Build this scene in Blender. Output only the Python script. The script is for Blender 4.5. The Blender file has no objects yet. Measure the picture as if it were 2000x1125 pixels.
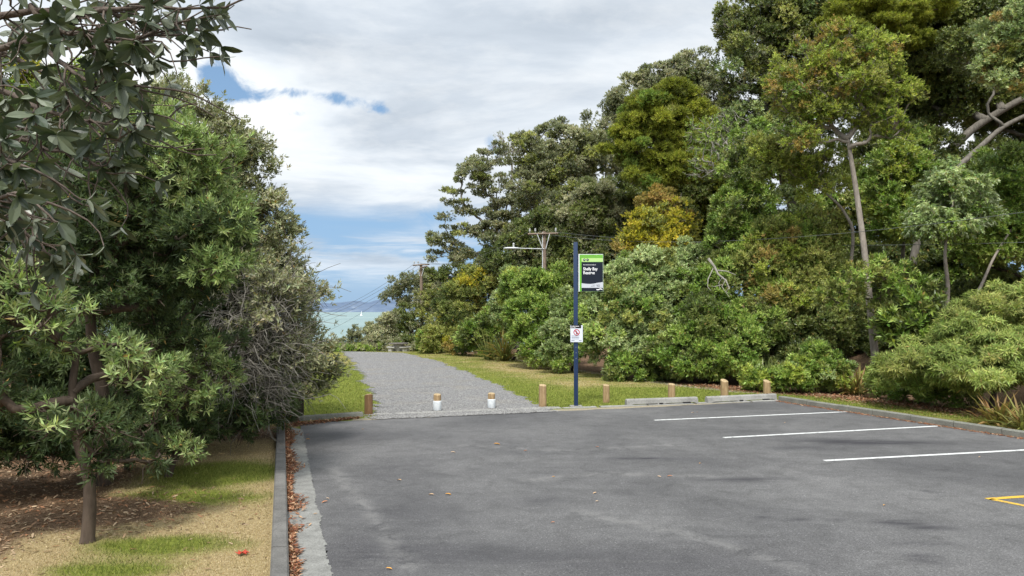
import bpy, bmesh, math, random
import numpy as np
from mathutils import Vector
random.seed(7)
RNG = np.random.default_rng(11)
scene = bpy.context.scene
COL = scene.collection
PI = math.pi
F = 1444.0; CAMH = 2.4; PITCH = math.atan(44.5 / F)
SP, CP = math.sin(PITCH), math.cos(PITCH)

# ------------------------------------------------------------------ placing
def ray(px, py):
    a = (px - 1000) / F; b = (562.5 - py) / F
    return np.array([a, CP - b * SP, SP + b * CP])
def G(px, py, z=0.0):
    d = ray(px, py); t = (z - CAMH) / d[2]
    return np.array([d[0] * t, d[1] * t, z])
def P(px, py, Y):
    d = ray(px, py); t = Y / d[1]
    return np.array([d[0] * t, Y, CAMH + d[2] * t])
def smooth(t):
    t = np.clip(t, 0, 1); return t * t * (3 - 2 * t)

BUSH_Y = np.array([-10, 8, 14.7, 20.6, 21.3, 21.9, 23.9, 26.5, 30.1, 37.3, 42, 60, 400.])
BUSH_X = np.array([20, 15.2, 11.4, 8.5, 7.9, 6.9, 5.5, 4.2, 2.7, 0.0, -3.6, -3.0, -3.0])
def bushline(y): return np.interp(y, BUSH_Y, BUSH_X)
def H(x, y):
    x = np.asarray(x, float); y = np.asarray(y, float)
    crest = 42 + np.clip(x - 3, 0, 60) * 1.6
    z = -11 * smooth((y - crest) / 62)
    z = z + 3.0 * smooth((x - bushline(y) - 2.0) / 13) * smooth((75 - y) / 25)
    z = z + 0.05 * np.sin(x * .9 + 1) * np.sin(y * .7) * smooth((x - bushline(y)) / 3)
    z = z + 0.12 * smooth((-5.0 - x) / 3) * smooth((16 - y) / 3) * np.clip((-x - 5) / 3, 0, 2)
    return z

# ------------------------------------------------------------------ objects
def link(o, parent=None):
    COL.objects.link(o)
    if parent is not None: o.parent = parent
    return o
def tag(o, label=None, cat=None, group=None, kind=None):
    if label: o['label'] = label
    if cat: o['category'] = cat
    if group: o['group'] = group
    if kind: o['kind'] = kind
    return o
def thing(name, loc, label, cat, group=None):
    o = bpy.data.objects.new(name, None); o.location = tuple(float(v) for v in loc)
    o.empty_display_size = .2
    link(o); tag(o, label, cat, group); return o
def local(parent, V):
    return V if parent is None else V - np.array(world_loc(parent))
def world_loc(o):
    v = Vector((0, 0, 0))
    while o is not None: v += o.location; o = o.parent
    return v
def np_mesh(name, V, faces_flat, sizes, mat, parent=None, col=None, smooth_sh=False, attr='col'):
    """V world coordinates; faces_flat loop vertex indices; sizes loop counts"""
    me = bpy.data.meshes.new(name)
    V = np.asarray(V, np.float32)
    V = (V - np.array(world_loc(parent), np.float32)) if parent is not None else V
    me.vertices.add(len(V)); me.vertices.foreach_set('co', V.astype(np.float32).ravel())
    faces_flat = np.asarray(faces_flat, np.int32).ravel(); sizes = np.asarray(sizes, np.int32)
    me.loops.add(len(faces_flat)); me.loops.foreach_set('vertex_index', faces_flat)
    me.polygons.add(len(sizes))
    st = np.concatenate([[0], np.cumsum(sizes)[:-1]]).astype(np.int32)
    me.polygons.foreach_set('loop_start', st)
    me.polygons.foreach_set('use_smooth', np.full(len(sizes), smooth_sh))
    if col is not None:
        c = np.ones((len(V), 4), np.float32); c[:, :col.shape[1]] = col
        at = me.attributes.new(attr, 'FLOAT_COLOR', 'POINT'); at.data.foreach_set('color', c.ravel())
    me.update(calc_edges=True)
    me.materials.append(mat)
    o = bpy.data.objects.new(name, me); link(o, parent); return o
class MB:
    """collects shapes with world coordinates into one mesh"""
    def __init__(s): s.V = []; s.Fc = []
    def add(s, verts, faces):
        n = len(s.V); s.V += [tuple(map(float, v)) for v in verts]; s.Fc += [tuple(i + n for i in f) for f in faces]; return s
    def box(s, c, size, rz=0, bev=0.0):
        x, y, z = [v / 2 for v in size]; cr, sr = math.cos(rz), math.sin(rz)
        if bev <= 0:
            pts = [(sx * x, sy * y, sz * z) for sz in (-1, 1) for sx, sy in ((-1, -1), (1, -1), (1, 1), (-1, 1))]
            fs = [(3, 2, 1, 0), (4, 5, 6, 7), (0, 1, 5, 4), (1, 2, 6, 5), (2, 3, 7, 6), (3, 0, 4, 7)]
        else:
            bm = bmesh.new(); bmesh.ops.create_cube(bm, size=1)
            for v in bm.verts: v.co = (v.co.x * 2 * x, v.co.y * 2 * y, v.co.z * 2 * z)
            bmesh.ops.bevel(bm, geom=bm.edges[:], offset=bev, segments=2, affect='EDGES', profile=.6)
            bm.verts.index_update(); pts = [tuple(v.co) for v in bm.verts]; fs = [tuple(v.index for v in f.verts) for f in bm.faces]; bm.free()
        return s.add([(c[0] + p[0] * cr - p[1] * sr, c[1] + p[0] * sr + p[1] * cr, c[2] + p[2]) for p in pts], fs)
    def tube(s, pts, rad, n=8, cap=True):
        pts = [Vector(p) for p in pts]; rad = rad if isinstance(rad, (list, tuple)) else [rad] * len(pts)
        V = []; t0 = (pts[-1] - pts[0]).normalized(); ref = Vector((0, 0, 1)) if abs(t0.z) < .8 else Vector((1, 0, 0))
        for i, p in enumerate(pts):
            t = (pts[min(i + 1, len(pts) - 1)] - pts[max(i - 1, 0)]).normalized()
            u = t.cross(ref).normalized(); w = t.cross(u)
            for k in range(n):
                a = 2 * PI * k / n; V.append(p + rad[i] * (math.cos(a) * u + math.sin(a) * w))
        fs = []
        for i in range(len(pts) - 1):
            for k in range(n):
                a = i * n + k; b = i * n + (k + 1) % n; fs.append((a, a + n, b + n, b))
        if cap: fs.append(tuple(range(n))); fs.append(tuple(reversed(range((len(pts) - 1) * n, len(pts) * n))))
        return s.add(V, fs)
    def lathe(s, c, prof, n=32):
        V = []; fs = []
        for r, z in prof:
            for k in range(n):
                a = 2 * PI * k / n; V.append((c[0] + r * math.cos(a), c[1] + r * math.sin(a), c[2] + z))
        for i in range(len(prof) - 1):
            for k in range(n):
                a = i * n + k; b = i * n + (k + 1) % n; fs.append((a, b, b + n, a + n))
        fs.append(tuple(reversed(range(n)))); fs.append(tuple(range((len(prof) - 1) * n, len(prof) * n)))
        return s.add(V, fs)
    def build(s, name, mat, parent=None, sm=False):
        me = bpy.data.meshes.new(name); w = world_loc(parent) if parent is not None else Vector((0, 0, 0))
        me.from_pydata([(v[0] - w.x, v[1] - w.y, v[2] - w.z) for v in s.V], [], s.Fc)
        if sm:
            me.polygons.foreach_set('use_smooth', [True] * len(me.polygons))
            try: me.set_sharp_from_angle(angle=math.radians(38))
            except Exception: pass
        me.update(); me.materials.append(mat)
        o = bpy.data.objects.new(name, me); link(o, parent); return o

# ------------------------------------------------------------------ materials
def newmat(name):
    m = bpy.data.materials.new(name); m.use_nodes = True; nt = m.node_tree; nt.nodes.clear()
    return m, nt
def N(nt, typ, **kw):
    n = nt.nodes.new(typ)
    for k, v in kw.items():
        if k.startswith('i_'):
            key = k[2:]; key = int(key) if key.isdigit() else key.replace('_', ' ')
            n.inputs[key].default_value = v
        else: setattr(n, k, v)
    return n
def ramp(nt, fac, stops, interp='LINEAR'):
    r = nt.nodes.new('ShaderNodeValToRGB'); cr = r.color_ramp; cr.interpolation = interp
    while len(cr.elements) < len(stops): cr.elements.new(.5)
    for e, (p, c) in zip(cr.elements, stops):
        e.position = p; e.color = (c[0], c[1], c[2], 1) if hasattr(c, '__len__') else (c, c, c, 1)
    nt.links.new(fac, r.inputs[0]); return r.outputs[0]
def mixc(nt, fac, a, b, bt='MIX'):
    m = nt.nodes.new('ShaderNodeMix'); m.data_type = 'RGBA'; m.blend_type = bt
    for sock, v in ((m.inputs[0], fac), (m.inputs[6], a), (m.inputs[7], b)):
        if isinstance(v, bpy.types.NodeSocket): nt.links.new(v, sock)
        elif hasattr(v, '__len__'): sock.default_value = (v[0], v[1], v[2], 1)
        else: sock.default_value = v
    return m.outputs[2]
def mth(nt, op, a, b=0.0, clamp=False):
    m = nt.nodes.new('ShaderNodeMath'); m.operation = op; m.use_clamp = clamp
    for sock, v in ((m.inputs[0], a), (m.inputs[1], b)):
        if isinstance(v, bpy.types.NodeSocket): nt.links.new(v, sock)
        else: sock.default_value = v
    return m.outputs[0]
def noise(nt, vec, scale, detail=4, rough=.55, dist=0.0, out=0):
    n = nt.nodes.new('ShaderNodeTexNoise'); n.inputs['Scale'].default_value = scale
    n.inputs['Detail'].default_value = detail; n.inputs['Roughness'].default_value = rough; n.inputs['Distortion'].default_value = dist
    if vec is not None: nt.links.new(vec, n.inputs['Vector'])
    return n.outputs[out]
def geo_pos(nt): return nt.nodes.new('ShaderNodeNewGeometry').outputs['Position']
def obj_co(nt): return nt.nodes.new('ShaderNodeTexCoord').outputs['Object']
def finish(nt, color, rough=.8, bump=None, bstr=.3, bdist=.01, spec=.3, metallic=0):
    b = nt.nodes.new('ShaderNodeBsdfPrincipled'); o = nt.nodes.new('ShaderNodeOutputMaterial')
    if isinstance(color, bpy.types.NodeSocket): nt.links.new(color, b.inputs['Base Color'])
    else: b.inputs['Base Color'].default_value = (*color, 1)
    if isinstance(rough, bpy.types.NodeSocket): nt.links.new(rough, b.inputs['Roughness'])
    else: b.inputs['Roughness'].default_value = rough
    b.inputs['Specular IOR Level'].default_value = spec; b.inputs['Metallic'].default_value = metallic
    if bump is not None:
        bp = nt.nodes.new('ShaderNodeBump'); bp.inputs['Strength'].default_value = bstr; bp.inputs['Distance'].default_value = bdist
        nt.links.new(bump, bp.inputs['Height']); nt.links.new(bp.outputs[0], b.inputs['Normal'])
    nt.links.new(b.outputs[0], o.inputs[0]); return b
def simple(name, c, rough=.6, var=.15, scale=8, bump=0, spec=.3, metallic=0):
    m, nt = newmat(name); co = obj_co(nt); n = noise(nt, co, scale, 6, .6)
    col = ramp(nt, n, [(.25, [v * (1 - var) for v in c]), (.75, [min(1, v * (1 + var)) for v in c])])
    finish(nt, col, rough, noise(nt, co, scale * 8, 4) if bump else None, bump, .01, spec, metallic); return m
def leafmat(name, back=(.12, .14, .09), bk=.35, rough=.5, trans=.28, spec=.35):
    m, nt = newmat(name)
    at = N(nt, 'ShaderNodeAttribute', attribute_name='col'); geo = nt.nodes.new('ShaderNodeNewGeometry')
    f = mth(nt, 'MULTIPLY', geo.outputs['Backfacing'], bk)
    c = mixc(nt, f, at.outputs['Color'], back)
    p = nt.nodes.new('ShaderNodeBsdfPrincipled'); p.inputs['Roughness'].default_value = rough; p.inputs['Specular IOR Level'].default_value = spec
    nt.links.new(c, p.inputs['Base Color'])
    tr = nt.nodes.new('ShaderNodeBsdfTranslucent')
    tc = mixc(nt, 1.0, c, (1.5, 1.6, .75), 'MULTIPLY'); nt.links.new(tc, tr.inputs[0])
    mx = nt.nodes.new('ShaderNodeMixShader'); mx.inputs[0].default_value = trans
    nt.links.new(p.outputs[0], mx.inputs[1]); nt.links.new(tr.outputs[0], mx.inputs[2])
    o = nt.nodes.new('ShaderNodeOutputMaterial'); nt.links.new(mx.outputs[0], o.inputs[0]); return m
def barkmat(name, c1, c2, scale=3):
    m, nt = newmat(name); co = geo_pos(nt)
    mp = nt.nodes.new('ShaderNodeMapping'); mp.inputs['Scale'].default_value = (1, 1, .3); nt.links.new(co, mp.inputs[0])
    n = noise(nt, mp.outputs[0], scale * 4, 8, .65); n2 = noise(nt, co, scale * .4, 3)
    c = ramp(nt, n, [(.3, c1), (.7, c2)]); c = mixc(nt, mth(nt, 'MULTIPLY', n2, .6), c, [v * .6 for v in c1])
    finish(nt, c, .85, n, .8, .02, .2); return m

# ------------------------------------------------------------------ leaf geometry
T_DIA = (np.array([(0, 0, 0), (.42, .5, .10), (1, 0, -.04), (.42, -.5, .10)]), [(0, 2, 1), (0, 3, 2)])
T_BLADE = (np.array([(0, .5, 0), (0, -.5, 0), (.55, -.32, .03), (.55, .32, .03), (1, 0, -.06)]), [(0, 1, 2, 3), (3, 2, 4)])
T_ELL = (np.array([(0, 0, .02), (.22, .34, .10), (.58, .46, .10), (.84, .26, .03), (1, 0, -.10), (.84, -.26, .03), (.58, -.46, .10), (.22, -.34, .10), (.5, 0, .02)]),
         [(0, 8, 2, 1), (8, 4, 3, 2), (0, 7, 6, 8), (8, 6, 5, 4)])
def unit(v): return v / np.maximum(np.linalg.norm(v, axis=-1, keepdims=True), 1e-9)
def leaves(name, pos, d, nrm, L, W, col, mat, parent=None, tmpl=T_DIA, cj=None):
    T, fs = tmpl; n = len(pos); k = len(T)
    d = unit(d); s = unit(np.cross(nrm, d)); nn = np.cross(d, s)
    L = np.broadcast_to(L, n)[:, None, None]; W = np.broadcast_to(W, n)[:, None, None]
    V = pos[:, None, :] + L * T[None, :, 0:1] * d[:, None, :] + W * T[None, :, 1:2] * s[:, None, :] + W * T[None, :, 2:3] * nn[:, None, :]
    V = V.reshape(-1, 3)
    flat = np.concatenate([np.array(f) for f in fs]); sizes = np.array([len(f) for f in fs])
    FF = (flat[None, :] + (np.arange(n) * k)[:, None]).ravel(); SS = np.tile(sizes, n)
    C = np.repeat(col, k, axis=0)
    return np_mesh(name, V, FF, SS, mat, parent, C)
def rosettes(cen, axis, K, th=(25, 80), rng=RNG):
    """K leaves round every axis; returns index of tuft, leaf dirs, normals"""
    T = len(cen); a = unit(axis)
    ref = np.where(np.abs(a[:, 2:3]) < .9, np.array([[0, 0, 1.]]), np.array([[1., 0, 0]]))
    e1 = unit(np.cross(a, ref)); e2 = np.cross(a, e1)
    ph = (np.arange(K)[None, :] * 2.399 + rng.uniform(0, 6.28, (T, 1)) + rng.normal(0, .25, (T, K)))
    q = (np.arange(K) + .5) / K
    theta = np.radians(th[0] + (th[1] - th[0]) * q)[None, :] + rng.normal(0, .15, (T, K))
    ct, st = np.cos(theta)[..., None], np.sin(theta)[..., None]
    rad = np.cos(ph)[..., None] * e1[:, None] + np.sin(ph)[..., None] * e2[:, None]
    d = a[:, None] * ct + rad * st; nrm = a[:, None] * st - rad * ct
    return np.repeat(np.arange(T), K), d.reshape(-1, 3), nrm.reshape(-1, 3), np.tile(1 - q * .0, T)
def polytubes(name, Pn, Rn, sides, mat, parent, sm=True):
    """Pn (E,K,3), Rn (E,K)"""
    E, K, _ = Pn.shape
    t = np.empty_like(Pn); t[:, 1:-1] = Pn[:, 2:] - Pn[:, :-2]; t[:, 0] = Pn[:, 1] - Pn[:, 0]; t[:, -1] = Pn[:, -1] - Pn[:, -2]; t = unit(t)
    mean = unit(Pn[:, -1] - Pn[:, 0]); ref = np.where(np.abs(mean[:, 2:3]) < .75, np.array([[0, 0, 1.]]), np.array([[1., 0, 0]]))
    u = unit(np.cross(t, ref[:, None, :])); v = np.cross(t, u)
    a = np.arange(sides) * 2 * PI / sides
    ring = Pn[:, :, None, :] + Rn[:, :, None, None] * (np.cos(a)[None, None, :, None] * u[:, :, None, :] + np.sin(a)[None, None, :, None] * v[:, :, None, :])
    V = ring.reshape(-1, 3)
    i = np.arange(K - 1)[:, None] * sides; k = np.arange(sides)[None, :]; k2 = (np.arange(sides)[None, :] + 1) % sides
    q = np.stack([i + k, i + sides + k, i + sides + k2, i + k2], -1).reshape(-1, 4)
    FF = (q[None] + (np.arange(E) * K * sides)[:, None, None]).reshape(-1)
    return V, FF, np.full(E * len(q), 4)
def merge_tubes(name, groups, mat, parent):
    Vs, Fs, Ss, off = [], [], [], 0
    for V, FF, S in groups:
        Vs.append(V); Fs.append(FF + off); Ss.append(S); off += len(V)
    return np_mesh(name, np.concatenate(Vs), np.concatenate(Fs), np.concatenate(Ss), mat, parent, None, True)
def curve_pts(A, B, K, sag, rng):
    """curved polylines from A (E,3) to B (E,3)"""
    E = len(A); t = np.linspace(0, 1, K)[None, :, None]; L = np.linalg.norm(B - A, axis=1)[:, None, None]
    off = rng.normal(0, 1, (E, 1, 3)); off[:, :, 2] += sag
    w1 = np.sin(PI * t); w2 = np.sin(2 * PI * t)
    return A[:, None] * (1 - t) + B[:, None] * t + off * w1 * L * .09 + rng.normal(0, 1, (E, 1, 3)) * w2 * L * .04

# palettes (linear albedo)
LM = {}
PAL = {}
def species(key, pal, L, W, K, th, **m):
    LM[key] = dict(mat=leafmat('leaf_' + key, **m), L=L, W=W, K=K, th=th); g_ = {'yellow': 1.1, 'orange': 1.05, 'bright_green': 1.1, 'near': .9, 'lime': 1.6, 'dark': 1.45, 'pohutukawa': 1.5}.get(key, 1.58); PAL[key] = [np.array(c) * np.array([g_ * 1.04, g_, g_ * .86]) for c in pal]
species('pohutukawa', [(.060, .072, .038), (.110, .122, .072), (.200, .210, .140)], .085, .045, 8, (20, 85), back=(.26, .27, .21), bk=.6, rough=.42, spec=.5)
species('dark', [(.040, .060, .018), (.078, .102, .028), (.135, .160, .050)], .10, .05, 8, (20, 85), back=(.14, .15, .09), bk=.4, rough=.42, spec=.5)
species('green', [(.070, .120, .022), (.125, .185, .038), (.210, .270, .080)], .11, .045, 8, (20, 80), rough=.42, spec=.45)
species('karo', [(.080, .120, .045), (.145, .190, .085), (.250, .300, .165)], .10, .042, 9, (25, 85), back=(.26, .29, .21), bk=.6)
species('bright_green', [(.150, .215, .085), (.230, .310, .130), (.320, .400, .200)], .10, .036, 12, (15, 75), back=(.26, .3, .2), bk=.4)
species('yellow', [(.220, .220, .025), (.370, .340, .030), (.500, .430, .060)], .09, .04, 8, (20, 85), trans=.35)
species('orange', [(.210, .185, .055), (.310, .240, .075), (.400, .270, .110)], .08, .035, 8, (20, 85), trans=.35)
species('lime', [(.110, .145, .022), (.170, .210, .036), (.250, .280, .070)], .09, .038, 8, (20, 85), trans=.35)
species('totara', [(.090, .110, .014), (.150, .175, .022), (.220, .240, .038)], .10, .022, 12, (10, 80), rough=.6)
species('olive', [(.080, .100, .026), (.140, .160, .044), (.220, .235, .080)], .10, .035, 9, (20, 85))
species('grey', [(.105, .112, .072), (.165, .172, .118), (.250, .255, .185)], .09, .035, 8, (20, 85), back=(.28, .29, .22), bk=.5)
species('feather', [(.080, .115, .026), (.140, .180, .048), (.220, .260, .085)], .13, .022, 12, (45, 95), rough=.6)
species('near', [(.030, .052, .022), (.058, .090, .036), (.110, .155, .070)], .115, .027, 13, (18, 88), back=(.16, .2, .12), bk=.4, rough=.6, spec=.2)
BARK = {'grey': barkmat('bark_grey', (.10, .09, .075), (.26, .235, .20)), 'brown': barkmat('bark_brown', (.055, .04, .03), (.16, .12, .09)),
        'dark': barkmat('bark_dark', (.03, .024, .018), (.085, .07, .055)), 'pale': barkmat('bark_pale', (.20, .17, .14), (.42, .37, .32)),
        'dead': barkmat('bark_dead', (.24, .21, .18), (.48, .44, .39)), 'bleached': barkmat('bark_bleached', (.26, .24, .20), (.50, .47, .42))}

CAMP = np.array([0, 0, CAMH])
TREES = []
def fib(n, rng):
    i = np.arange(n) + rng.uniform(0, 1); ph = i * 2.39996; z = 1 - 2 * (i + .5) / (n + 1); z = np.clip(z + rng.normal(0, .25 / math.sqrt(n), n), -1, 1)
    r = np.sqrt(1 - z * z); return np.stack([r * np.cos(ph), r * np.sin(ph), z], 1)
def tree(name, label, blobs, base, sp='dark', cover=2.4, clump=.55, trunk=.16, bark='dark', trunkpts=None, group=None, cat='tree',
         seed=None, mix=None, lscale=1.0, lod=True, back=.3, droop=0.0, gap=0.0, crown='crown', stem='trunk', twigs=0, multi=1, flat=1.0, loose=.0, low=.15):
    """blobs: (px, py, depth, half width px, half height px); base: (px, depth)"""
    rng = np.random.default_rng(seed if seed is not None else len(TREES) * 17 + 5)
    S = LM[sp]; bl = []
    for b in blobs:
        px, py, Y, rx, rz = b[:5]; c = P(px, py, Y); s = Y / F
        bl.append((c, np.array([rx * s, (b[5] if len(b) > 5 else max(rx * s * .9, .4)), rz * s]), b[6] if len(b) > 6 else sp))
    bx = (base[0] - 1000) / F * base[1]; by = base[1]; bz = float(H(bx, by))
    root = thing(name, (bx, by, bz), label, cat, group)
    cc, cr_, cn, cs = [], [], [], []
    for c, R, s_ in bl:
        area = 4 * PI * ((R[0] * R[1]) ** 1.6 / 3 + (R[0] * R[2]) ** 1.6 / 3 + (R[1] * R[2]) ** 1.6 / 3) ** (1 / 1.6)
        n = max(5, int(area / (PI * clump ** 2) * 1.55)); D = fib(n, rng)
        n2 = n // 3; D2 = fib(max(3, n2), rng)
        fr = np.concatenate([rng.uniform(.72, 1.0, len(D)), rng.uniform(.25, .6, len(D2))]); D = np.concatenate([D, D2])
        keep = rng.uniform(0, 1, len(D)) > gap
        tc = unit((CAMP - c)[None])[0]; dt = D @ tc
        keep &= (dt > -.25) | (rng.uniform(0, 1, len(D)) < back)
        keep &= (D[:, 2] > -.75) | (rng.uniform(0, 1, len(D)) < low + .2)
        D, fr = D[keep], fr[keep]
        p = c + D * R * fr[:, None]; p += rng.normal(0, clump * .25, p.shape)
        p[:, 2] = np.maximum(p[:, 2], H(p[:, 0], p[:, 1]) + clump * .45)
        cc.append(p); cr_.append(clump * rng.uniform(.7, 1.35, len(p))); cn.append(unit(D / R)); cs += [s_] * len(p)
    C = np.concatenate(cc); CR = np.concatenate(cr_); CN = np.concatenate(cn); CS = np.array(cs)
    # ---- trunk and limbs
    tp = [np.array([bx, by, bz - .1])]
    cent = C.mean(0); topz = C[:, 2].max()
    if trunkpts: tp += [P(*q) for q in trunkpts]
    else:
        h = max(cent[2] - bz, .4)
        for k, f in enumerate((.35, .7, 1.05)):
            tp.append(np.array([bx + (cent[0] - bx) * f * .7, by + (cent[1] - by) * f * .7, bz + h * f]) + rng.normal(0, .06 * h, 3) * (1, 1, 0))
    tp = np.array(tp); nT = len(tp)
    # spline through trunk points
    tt = np.linspace(0, nT - 1, nT * 5); TPp = np.stack([np.interp(tt, np.arange(nT), tp[:, k]) for k in range(3)], 1)
    for _ in range(2): TPp[1:-1] = (TPp[:-2] + TPp[2:] + 2 * TPp[1:-1]) / 4
    nodes = [v for v in TPp[len(TPp) // 4:]] if (trunkpts or trunk > .12) else [v for v in TPp]
    par = [-1] * len(nodes); n0 = len(nodes); isclump = [False] * n0
    order = np.argsort(np.linalg.norm(C - TPp[len(TPp) // 2], axis=1)); edges = []
    gcost = [np.linalg.norm(v - nodes[0]) * .35 for v in nodes]
    for ci in order:
        A = np.array(nodes); q = C[ci]
        dd = np.linalg.norm(A - q, axis=1); up = np.maximum(0, A[:, 2] - q[2]) * .9
        j = int(np.argmin(dd + up + np.array(gcost) * .25)); L = dd[j]
        ns = 3 if L > 2.5 else (2 if L > 1.0 else 1); prev = j
        for k in range(1, ns + 1):
            f = k / ns; v = A[j] * (1 - f) + q * f
            if k < ns: v = v + rng.normal(0, .07 * L, 3) + np.array([0, 0, .05 * L])
            nodes.append(v); par.append(prev); gcost.append(gcost[prev] + L / ns); prev = len(nodes) - 1
    nn = len(nodes); cnt = np.ones(nn)
    for i in range(nn - 1, n0 - 1, -1): cnt[par[i]] += cnt[i] if par[i] >= n0 else 0
    A = np.array(nodes); idx = np.arange(n0, nn); rmin = .008 + trunk * .03
    rr = np.minimum(rmin * np.power(cnt, .48), trunk * .6)
    pa = np.array(par)[idx]; start_r = np.where(pa >= n0, np.minimum(rr[pa], rr[idx] * 1.35), rr[idx] * 1.3)
    Pn = curve_pts(A[pa], A[idx], 5, .3, rng); Rn = start_r[:, None] * (1 - np.linspace(0, 1, 5))[None] + rr[idx][:, None] * np.linspace(0, 1, 5)[None]
    big = rr[idx] > .035; groups = []
    if big.any(): groups.append(polytubes('b', Pn[big], Rn[big], 7, None, None))
    if (~big).any(): groups.append(polytubes('b', Pn[~big], Rn[~big], 4, None, None))
    tr = np.linspace(1, .45, len(TPp)) * trunk; tr[0] *= 1.5; tr[1] *= 1.2
    groups.append(polytubes('t', TPp[None], tr[None], 10, None, None))
    for m_ in range(multi - 1):
        q = TPp.copy(); o_ = rng.normal(0, 1, 3) * (1, .6, 0) * .5; q = q + o_ * np.linspace(0, 2.2, len(q))[:, None]
        groups.append(polytubes('t', q[None], tr[None] * rng.uniform(.5, .8), 8, None, None))
    if twigs:
        ti = rng.integers(0, len(C), twigs); a0 = C[ti] + rng.normal(0, .003, (twigs, 3)); dv = unit(CN[ti] + rng.normal(0, .6, (twigs, 3)) + (0, 0, .3))
        ln = rng.uniform(.5, 1.5, twigs) * clump * .95
        Pt = curve_pts(a0, a0 + dv * ln[:, None], 4, .2, rng); Rt = np.linspace(.010, .003, 4)[None] * np.ones((twigs, 1)) * (1 + trunk * 2)
        groups.append(polytubes('w', Pt, Rt, 3, None, None))
    merge_tubes(stem, groups, BARK[bark], root)
    # ---- foliage
    scL = S['L'] * lscale; scW = S['W'] * lscale; la = scL * scW * .55; K = S['K']
    ntuft = np.maximum(3, (cover * PI * CR ** 2 * 1.9 / la / K)).astype(int)
    ti = np.repeat(np.arange(len(C)), ntuft); Tn = len(ti)
    dr = unit(rng.normal(0, 1, (Tn, 3)) + CN[ti] * .9 + np.array([0, 0, .55]))
    rad = CR[ti] * np.power(rng.uniform(.12, 1, Tn), .5) * (1 + loose * rng.normal(0, 1, Tn))
    tcn = C[ti] + dr * rad[:, None] * np.array([1, 1, .8 * flat])
    ax = unit(dr * 1.0 + CN[ti] * .5 + np.array([0, 0, .5 - droop]) + rng.normal(0, .3, (Tn, 3)))
    tcn[:, 2] = np.maximum(tcn[:, 2], H(tcn[:, 0], tcn[:, 1]) + .04)
    k, d, nr, q = rosettes(tcn, ax, K, S['th'], rng)
    if droop: d = unit(d - np.array([0, 0, droop]))
    n = len(k); L = scL * rng.uniform(.65, 1.25, n); W = scW * rng.uniform(.75, 1.2, n)
    pals = {s_: np.array(PAL[s_]) for s_ in set(cs)}
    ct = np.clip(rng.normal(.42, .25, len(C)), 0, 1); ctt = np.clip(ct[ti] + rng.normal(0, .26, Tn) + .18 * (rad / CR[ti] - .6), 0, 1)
    sel = CS[ti]
    if mix:
        for s2, frac, where in mix:
            cw = rng.uniform(0, 1, len(C)) < frac
            if where == 'top': cw &= (C[:, 2] > np.quantile(C[:, 2], .55))
            if where == 'left': cw &= (C[:, 0] < np.quantile(C[:, 0], .5))
            sel = np.where(cw[ti] & (rng.uniform(0, 1, Tn) < .85), s2, sel); pals[s2] = np.array(PAL[s2])
    colT = np.zeros((Tn, 3))
    for s_ in np.unique(sel):
        m_ = sel == s_; pl = pals[str(s_)]; t = ctt[m_] * 2; i0 = np.clip(t.astype(int), 0, 1); f = (t - i0)[:, None]
        colT[m_] = pl[i0] * (1 - f) + pl[i0 + 1] * f
    col = colT[k] * rng.uniform(.6, 1.45, (n, 1)) * rng.normal(1, .06, (n, 3)).clip(.8, 1.2)
    rank = np.tile((np.arange(K) + .5) / K, Tn)[:, None]; axu = ax[k]
    tsz = rng.uniform(.7, 1.25, Tn)[k]; L = L * tsz; W = W * tsz; old = rng.uniform(0, 1, n) < .012; col[old] = np.array([.30, .20, .07]) * rng.uniform(.6, 1.3, (int(old.sum()), 1))
    nr = nr + rng.normal(0, .22, nr.shape)
    leaves(crown, tcn[k] + axu * (.9 * (.5 - rank)) * scL, d, nr, L, W, col, S['mat'], root, T_DIA)
    TREES.append((name, n)); return root

# ================================================================== WORLD
w = bpy.data.worlds.new("World"); scene.world = w; w.use_nodes = True; nt = w.node_tree; nt.nodes.clear()
sun_dir = Vector((-.12, -.52, .84)).normalized(); s_el = math.asin(sun_dir.z); s_az = math.atan2(sun_dir.x, sun_dir.y)
tc = nt.nodes.new('ShaderNodeTexCoord').outputs['Generated']
sep = nt.nodes.new('ShaderNodeSeparateXYZ'); nt.links.new(tc, sep.inputs[0]); X, Yy, Z = sep.outputs
sky = N(nt, 'ShaderNodeTexSky', sky_type='NISHITA', sun_disc=False, sun_elevation=s_el, sun_rotation=s_az, air_density=1.0, dust_density=.6, ozone_density=2.0)
bgS = nt.nodes.new('ShaderNodeBackground'); bgS.inputs[1].default_value = .115; 
nt.links.new(sky.outputs[0], bgS.inputs[0])
zz = mth(nt, 'ADD', mth(nt, 'MAXIMUM', Z, 0), .14)
def comb(a, b, c=0.0):
    n = nt.nodes.new('ShaderNodeCombineXYZ')
    for s_, v in zip(n.inputs, (a, b, c)):
        if isinstance(v, bpy.types.NodeSocket): nt.links.new(v, s_)
        else: s_.default_value = v
    return n.outputs[0]
cl = comb(mth(nt, 'DIVIDE', X, zz), mth(nt, 'MULTIPLY', mth(nt, 'DIVIDE', Yy, zz), 1.25), .37)
n1 = noise(nt, cl, .95, 9, .56, .35); n2 = noise(nt, cl, 3.2, 8, .6, .2); n3 = noise(nt, cl, .42, 4, .5)
streak = noise(nt, comb(mth(nt, 'MULTIPLY', X, 5.0), mth(nt, 'MULTIPLY', Z, 42.0), .6), 1.0, 7, .6, .3)
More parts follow.
